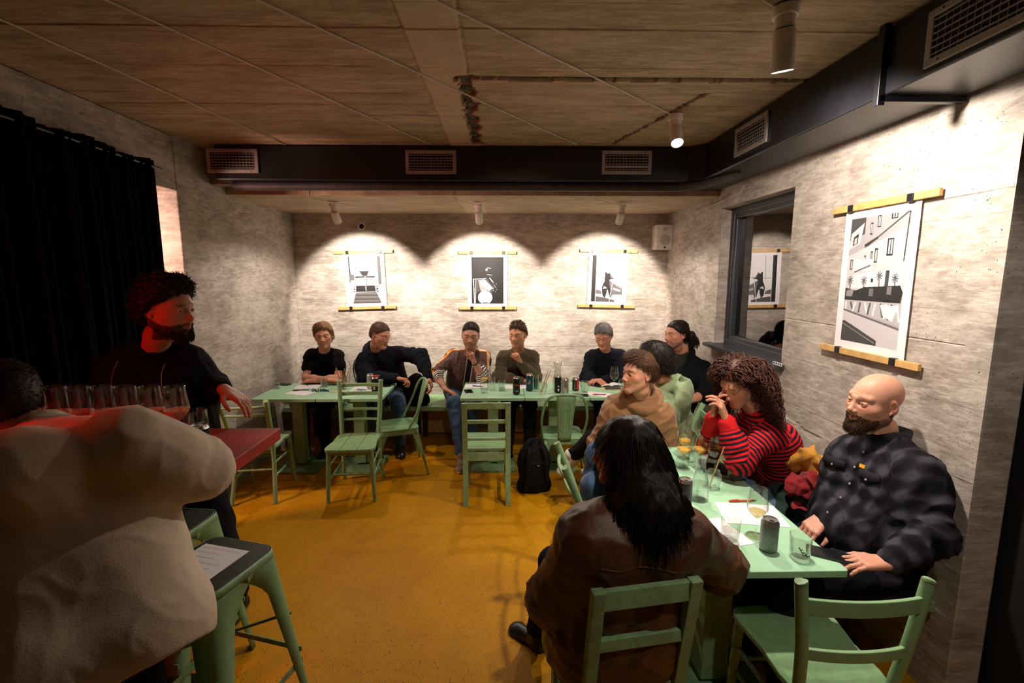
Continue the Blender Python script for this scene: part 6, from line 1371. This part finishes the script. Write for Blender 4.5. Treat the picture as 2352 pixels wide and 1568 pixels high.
for (x, y, lq, lv, sc, lab) in ((1569, 1076, L_ORANGE, .122, .98, 'wine glass with orange drink nearest the leather jacket person'), (1672, 1104, L_ORANGE, .125, 1.02, 'wine glass with orange drink in front of the striped jumper'),
    (1641, 1088, L_GOLD, .125, 1.0, 'wine glass with clear golden drink beside the carafe'), (1606, 1076, L_ORANGE, .124, .98, 'wide wine glass with orange drink right behind the carafe'), (1571, 1052, L_ORANGE, .122, .95, 'back wine glass with orange drink, left of the row'),
    (1627, 1062, L_GOLD, .12, .95, 'back wine glass with golden drink before the red cuff'), (1584, 1036, None, 0, .95, 'empty wine glass at the far end of the right-hand table')):
    wine_glass(lab, T_(x, y), lq, lv, sc)
wine_glass('nearest wine glass with a little pale wine behind the grey can', T_(1735, 1230), L_PALE, .112, 1.0)
# ---- left back table
phone('black phone at the left corner of the left back table', T_(652, 883), 1.3, .07, .14); tumbler('small low tumbler at the left corner of the left back table', T_(636, 892), .02, .9, .07, .036)
sheet('upper handwritten sheet before the person in the black t-shirt', T_(707, 888), .1, .23, .16, 8); sheet('lower paper sheet near the front edge of the left back table', T_(690, 902), -.35, .24, .15, 9, False)
pen('short black pen on the upper sheet of the left back table', T_(705, 884), -.9, I_BLK, .001, .10); pen('long dark pen lying on the lower sheet of the left back table', T_(693, 897), .25, I_BLK, .002, .15)
tumbler('half full tumbler in front of the folded arms', T_(745, 888), .045, 1.0, .095, .036)
r = np.random.default_rng(3); pc = T_(736, 898)
for k in range(9): pen('dark blue pen in the loose bunch on the left back table', pc+A_((k-4)*.017, r.uniform(-.012, .012), 0), -.9+r.uniform(-.35, .35), I_BLU, .0+.004*(k % 2), .09, group='bunch of dark blue pens')
t = slab('orange_flyer', 'narrow orange paper strip on the left back table', 'paper', T_(775, 900), .16, .018, .001, .04, plain('orange_paper', (.75, .30, .03), .7), .002, ('strip',))
sheet('paper sheet under the two cans of the left back table', T_(836, 892), .1, .22, .18, 11)
pen('light blue pen before the cans of the left back table', T_(832, 896), -.1, plain('ink_light_blue', (.03, .18, .5), .4), .001, .09)
skull_jar('glass jar with several breadsticks on the left back table', T_(788, 893), 5, 1.0, tall=.21)
t = carafe('carafe with a dark curved handle on the left back table', T_(812, 885), .95, .05); m = MB(); m.tube(bez([(.026, -.01, .235), (.016, -.03, .19), (.020, -.036, .13), (.030, -.036, .085)], 6), .0055, 8); m.build('handle', M_BLACKM, t, True)
can('silver and white can at the left of the pair on the left back table', T_(851, 893), K_SIL, h=.15); can('black can at the right of the pair on the left back table', T_(862, 902), K_BLK, deco=deco_black, h=.155)
phone('dark phone by the right end of the left back table', T_(888, 885), .35, .075, .13)
t = thing('glass_bowl', 'low clear glass bowl near the front of the left back table', 'bowl', T_(815, 903)); m = MB(); m.lathe([(.001, .002), (.05, .002), (.066, .022), (.064, .022), (.048, .005), (.001, .005)], 30); m.build('glass_wall', M_GLASS, t, True)
t = thing('cigarette_lighter', 'red lighter lying on the black can of the left back table', 'lighter', T_(864, 902, .75)+A_(0, 0, .156)); m = MB(); m.rbox((0, 0, .006), (.05, .02, .012), .005, 3); m.build('lighter_body', I_RED, t); m = MB(); m.rbox((.03, 0, .006), (.014, .018, .011), .003, 3); m.build('metal_cap', M_LID, t)
# ---- middle back table
phone('black phone at the left end of the middle back table', T_(1076, 899), .25, .075, .11); sheet('paper sheet before the person in the track jacket', T_(1094, 886), 0, .22, .16, 12); pen('dark blue pen on the sheet before the track jacket', T_(1098, 888), -.3, I_BLU, .001, .11)
wine_glass('wine glass with pale drink on the middle back table', T_(1113, 893), L_ORANGE, .118, .92); skull_jar('empty skull-shaped glass in front of the wine glass of the middle back table', T_(1112, 902), 0, .9)
tumbler('tall clear tumbler between the wine glass and the low tumbler of the middle back table', T_(1130, 896), .0, 1, .13, .033); tumbler('water tumbler left of the can with orange lettering', T_(1153, 897), .03, 1.0, .105, .034)
can('black can with orange APA lettering', T_(1186, 905), K_BLK, deco=deco_apa, h=.165); sheet('paper sheet behind the can with orange lettering', T_(1186, 888), .0, .24, .16, 13); pen('purple pen on the sheet behind the can with orange lettering', T_(1200, 884), -.1, I_PUR, .001, .12)
can('tall teal can with a white triangular emblem', T_(1216, 897), K_TEAL, deco=deco_tri, h=.165); tumbler('dark teal tumbler standing behind the teal can', T_(1230, 893), .1, 1, .14, .03, mat=glass('teal_drink', (.10, .30, .33), .0, 1.33))
skull_jar('skull-shaped jar with two leaning breadsticks on the back table', T_(1246, 903), 2, 1.0, tall=.23); carafe('wide-necked carafe behind the black can of the back table', T_(1280, 896), 1.06, .0)
can('black can in front of the wide-necked carafe', T_(1281, 901), K_BLK, deco=deco_gem, h=.165); can('silver can with red chevrons', T_(1298, 904), K_SIL, deco=deco_chev, h=.15); can('short dark red can on the back table', T_(1322, 896), K_BLK, deco=deco_redband, h=.122)
skull_jar('skull-shaped glass right of the dark red can', T_(1343, 900), 0, .98); phone('dark phone beside the hand of the grey-haired person', T_(1368, 886), .9, .07, .13)
t = thing('notebook', 'open white notebook before the grey-haired person', 'notebook', T_(1398, 883), .1)
for sx in (-1, 1):
    m = MB(); vs = []; n = 8
    for i in range(n+1):
        q = i/n
        for y in (-.09, .09): vs.append((sx*q*.125, y, .006+.016*math.sin(PI*min(q*1.2, 1))*(1-q*.6)))
    m._add(vs, [(i*2, i*2+2, i*2+3, i*2+1) if sx > 0 else (i*2+1, i*2+3, i*2+2, i*2) for i in range(n)]); o = m.build('page', M_PAPER, t, True); q = o.modifiers.new('s', 'SOLIDIFY'); q.thickness = .004
m = MB(); m.box((0, 0, .002), (.26, .19, .003)); m.build('cover', M_BLACKM, t); scribble(t, .1, .14, 5, 5, I_PUR, .0275).location = (-.065, 0, 0)
t = slab('paperback', 'dark book with an orange red spine before the wine glass of the back table', 'book', T_(1408, 893), .15, .06, .012, .05, plain('dark_cover', (.02, .015, .05), .5), .002, ('cover',)); m = MB(); m.box((0, -.0305, .005), (.14, .0015, .006)); m.build('spine_band', I_ORG, t)
wine_glass('empty wine glass with a little white drink at the right of the back table', T_(1410, 893), L_PALE, .112, 1.02); tumbler('small tumbler behind the tan hoodie person on the back table', T_(1428, 888), .0, .9, .09)
sheet('paper sheet under the red pen of the back table', T_(1375, 905), -.4, .21, .15, 14); pen('red pen on the back table sheet', T_(1378, 907), -.03, I_RED, .001, .12); phone('dark phone lying flat at the front of the back table, left of the red pen', T_(1333, 908), 1.35, .07, .145)
t = slab('yellow_note', 'small yellow note on the back table before the open notebook', 'paper', T_(1386, 893), .06, .03, .001, .3, plain('yellow_paper', (.75, .42, .03), .7), .002, ('note',))
# ---- bar table
ZB = 1.18
for i, (x, lab) in enumerate(((124, 'tasting glass on the red bar nearest the ear of the person in the cream sweater'), (176, 'second tasting glass from the left on the red bar'), (231, 'third tasting glass from the left on the red bar'), (286, 'fourth tasting glass from the left on the red bar'), (342, 'fifth tasting glass from the left on the red bar, beside the rightmost one'), (400, 'rightmost tasting glass on the red bar, before the beer mug'))):
    g_ = P(x, 887, Y=1.80+.01*i); wine_glass(lab, (g_[0], g_[1], ZB+.001), L_ROSE, .128, (g_[2]-ZB)/.2125, 'row of tasting glasses on the red bar')
c = P(447, 935, Y=1.86); t = thing('beer_mug', 'handled glass beer mug behind the rightmost tasting glass', 'mug', (c[0], c[1], ZB+.001))
m = MB(); m.lathe([(.001, 0), (.040, 0), (.043, .01), (.044, .07), (.040, .135), (.038, .135), (.041, .07), (.040, .012), (.001, .012)], 30); m.build('glass_wall', M_GLASS, t, True); m = MB(); m.lathe([(.001, .013), (.0385, .014), (.040, .085), (.001, .085)], 28); m.build('beer', L_BEER, t, True)
m = MB(); m.tube(bez([(-.042, -.005, .11), (-.07, -.01, .10), (-.078, -.01, .065), (-.06, -.01, .03), (-.042, -.005, .025)], 6), .006, 8); m.build('handle', M_GLASS, t, True)
c = P(456, 975, Y=1.72); can('black can with red lettering on the red bar', (c[0], c[1], ZB+.001), K_BLK, deco=deco_beer, h=max(.1, c[2]-ZB), r=.034, ang=-1.2)
sheet('crumpled grey sheet of paper lying on the nearest metal stool', (-1.15, 1.67, .7605), -.28, .215, .275, 21, True)
# ---- bags and scarves
def blob(name, label, cat, loc, build, mat, h=.008, fold=.006, f=22, lo=(-.35, -.35, -.05), hi=(.35, .35, .6), group=None):
    fl = Field(lo, hi, h); build(fl); V, Q = fl.mesh(); N = vnorm(V, Q); w = n3(V, f, len(label)); V = V+N*(fold*np.clip(1-np.abs(w)*2.3, 0, 1)**1.5+fold*.5*n3(V, f*2.2, 3)-fold*.3)[:, None]; V[:, 2] = np.maximum(V[:, 2], .001)
    o = to_obj(name, V, Q, mat); o.location = [float(q) for q in loc]; return setp(o, label, cat, group)
C_BAG = cloth_mat('black_nylon', (.010, .010, .011), (.006, .006, .007), .6, 180, .3)
def bag_parts(o, w, d, h):
    for s in (-1, 1): m = MB(); m.tube(bez([(s*.05, -d*.9, h*.98), (s*.075, -d-.035, h*.8), (s*.08, -d-.045, h*.45), (s*.10, -d-.01, h*.12)], 6), .018, 8, flat=.35, up=(1, 0, 0)); m.build('shoulder_strap', C_BAG, o, True)
    m = MB(); m.tube(bez([(-.04, -d*.6, h), (-.03, -d*.6, h+.035), (.03, -d*.6, h+.035), (.04, -d*.6, h)], 5), .008, 8); m.build('top_handle', C_BAG, o, True)
    m = MB(); m.box((0, -d-.012, h*.45), (w*1.0, .02, h*.45)); m.build('front_pocket', C_BAG, o, bevel=.008)
    m = MB(); m.box((.01, -d-.024, h*.62), (.02, .003, .008)); m.build('zip_pull', M_ALU, o)
bp = P(1228, 1138, Z=0); b = blob('backpack', 'black backpack standing on the ochre floor by the looped metal chair', 'bag', (bp[0], bp[1]+.10, 0), lambda f: (f.chain([(0, 0, .10), (0, 0, .28), (0, .01, .38)], [.13, .135, .09], k=.05, flat=((0, 1, 0), 1.35)), f.ell((0, -.06, .17), (.10, .07, .13), k=.03), f.cap((-.09, 0, .05), (.09, 0, .05), .06, k=.04)), C_BAG, .008, .005)
bag_parts(b, .17, .10, .44); b.rotation_euler = (.0, 0, .15)
bp = P(955, 905, Y=4.98); b = blob('shoulder_bag', 'black bag on the back bench beside the navy hoodie', 'bag', (bp[0], 5.02, .453), lambda f: (f.chain([(0, 0, .08), (0, 0, .2), (0, .01, .27)], [.12, .12, .07], k=.05, flat=((0, 1, 0), 1.2)), f.cap((-.08, 0, .06), (.08, 0, .06), .06, k=.04)), C_BAG, .008, .008)
m = MB(); m.tube(bez([(.04, -.10, .22), (.03, -.13, .1), (.035, -.135, -.05), (.06, -.14, -.28)], 6), .012, 8, flat=.2, up=(1, 0, 0)); m.build('shoulder_strap', C_BAG, b, True)
C_MUST = cloth_mat('mustard_wool', (.50, .24, .03), (.38, .17, .02), bump=.6); C_WINE = cloth_mat('wine_wool', (.33, .022, .03), (.24, .015, .02), bump=.6); C_BGREEN = cloth_mat('bottle_green', (.03, .06, .05))
sp_ = lambda px, py, y: P(px, py, Y=y)
a = sp_(1862, 1050, 2.34); blob('scarf', 'crumpled mustard yellow scarf piled on the bench against the wall', 'scarf', (a[0]+.02, 2.38, .74), lambda f: (f.chain([(-.05, .06, .10), (.0, .02, .14), (.06, -.03, .10), (.04, -.07, .04)], [.045, .05, .055, .05], k=.03), f.chain([(-.06, -.02, -.02), (.02, -.06, -.01), (.08, -.06, .02)], [.05, .05, .04], k=.03)), C_MUST, .0055, .026, 34, (-.25, -.25, -.12), (.25, .25, .3))
blob('scarf', 'wine red scarf lying across the mustard scarf', 'scarf', (a[0]+.01, 2.32, .64), lambda f: (f.chain([(-.07, .03, .10), (.0, -.02, .125), (.08, -.05, .11), (.10, .0, .12)], [.045, .055, .055, .04], k=.03), f.chain([(-.06, 0, -.03), (-.02, -.04, -.05), (.03, -.05, -.08)], [.045, .05, .04], k=.03)), C_WINE, .0055, .026, 32, (-.25, -.25, -.18), (.25, .25, .3))
blob('folded_coat', 'dark green coat folded under the scarves on the bench', 'coat', (a[0]+.05, 2.46, .452), lambda f: (f.cap((-.08, 0, .08), (.08, .02, .09), .08, k=.03), f.cap((-.07, .05, .2), (.06, .06, .24), .07, k=.05), f.cap((-.04, .10, .30), (.03, .10, .32), .05, k=.05)), C_BGREEN, .008, .022, 24, (-.25, -.25, -.02), (.25, .25, .45))
blob('denim_jacket', 'blue denim jacket lying on the bench left of the bald person', 'jacket', (a[0]-.06, 2.19, .452), lambda f: (f.cap((-.10, 0, .045), (.08, .02, .06), .05, k=.03), f.cap((-.08, .03, .09), (.04, .0, .10), .045, k=.03)), C_DENIM, .007, .022, 28, (-.25, -.25, -.02), (.25, .25, .3))
# bracket of the wire shelf below the sill
c = P(1785, 838, X=1.85); t = thing('wire_hook', 'small white wire hook hanging under the window sill', 'hook', c); m = MB(); m.tube([(0, .05, 0), (0, -.05, 0)], .002, 6); m.tube([(0, .05, .018), (0, -.05, .018)], .002, 6)
for k in range(5): m.tube([(0, .05-.025*k, 0), (0, .05-.025*k, .018)], .002, 6)
m.build('wire', M_WHITE, t, True)
c = P(667, 925, Y=4.72); t = thing('radiator_valve', 'white heating valve on its bent pipe below the left back table', 'valve', (c[0], c[1], 0))
m = MB(); m.lathe([(.001, -.03), (.018, -.03), (.022, .02), (.020, .032), (.001, .034)], 16, (0, 0, c[2])); m.build('valve_head', M_WHITE, t, True)
m = MB(); m.tube(bez([(0, 0, c[2]-.03), (0, 0, c[2]-.07), (.03, .03, c[2]-.085), (.03, .08, .3), (.03, .08, 0)], 5), .009, 8); m.build('pipe', M_WHITE, t, True)
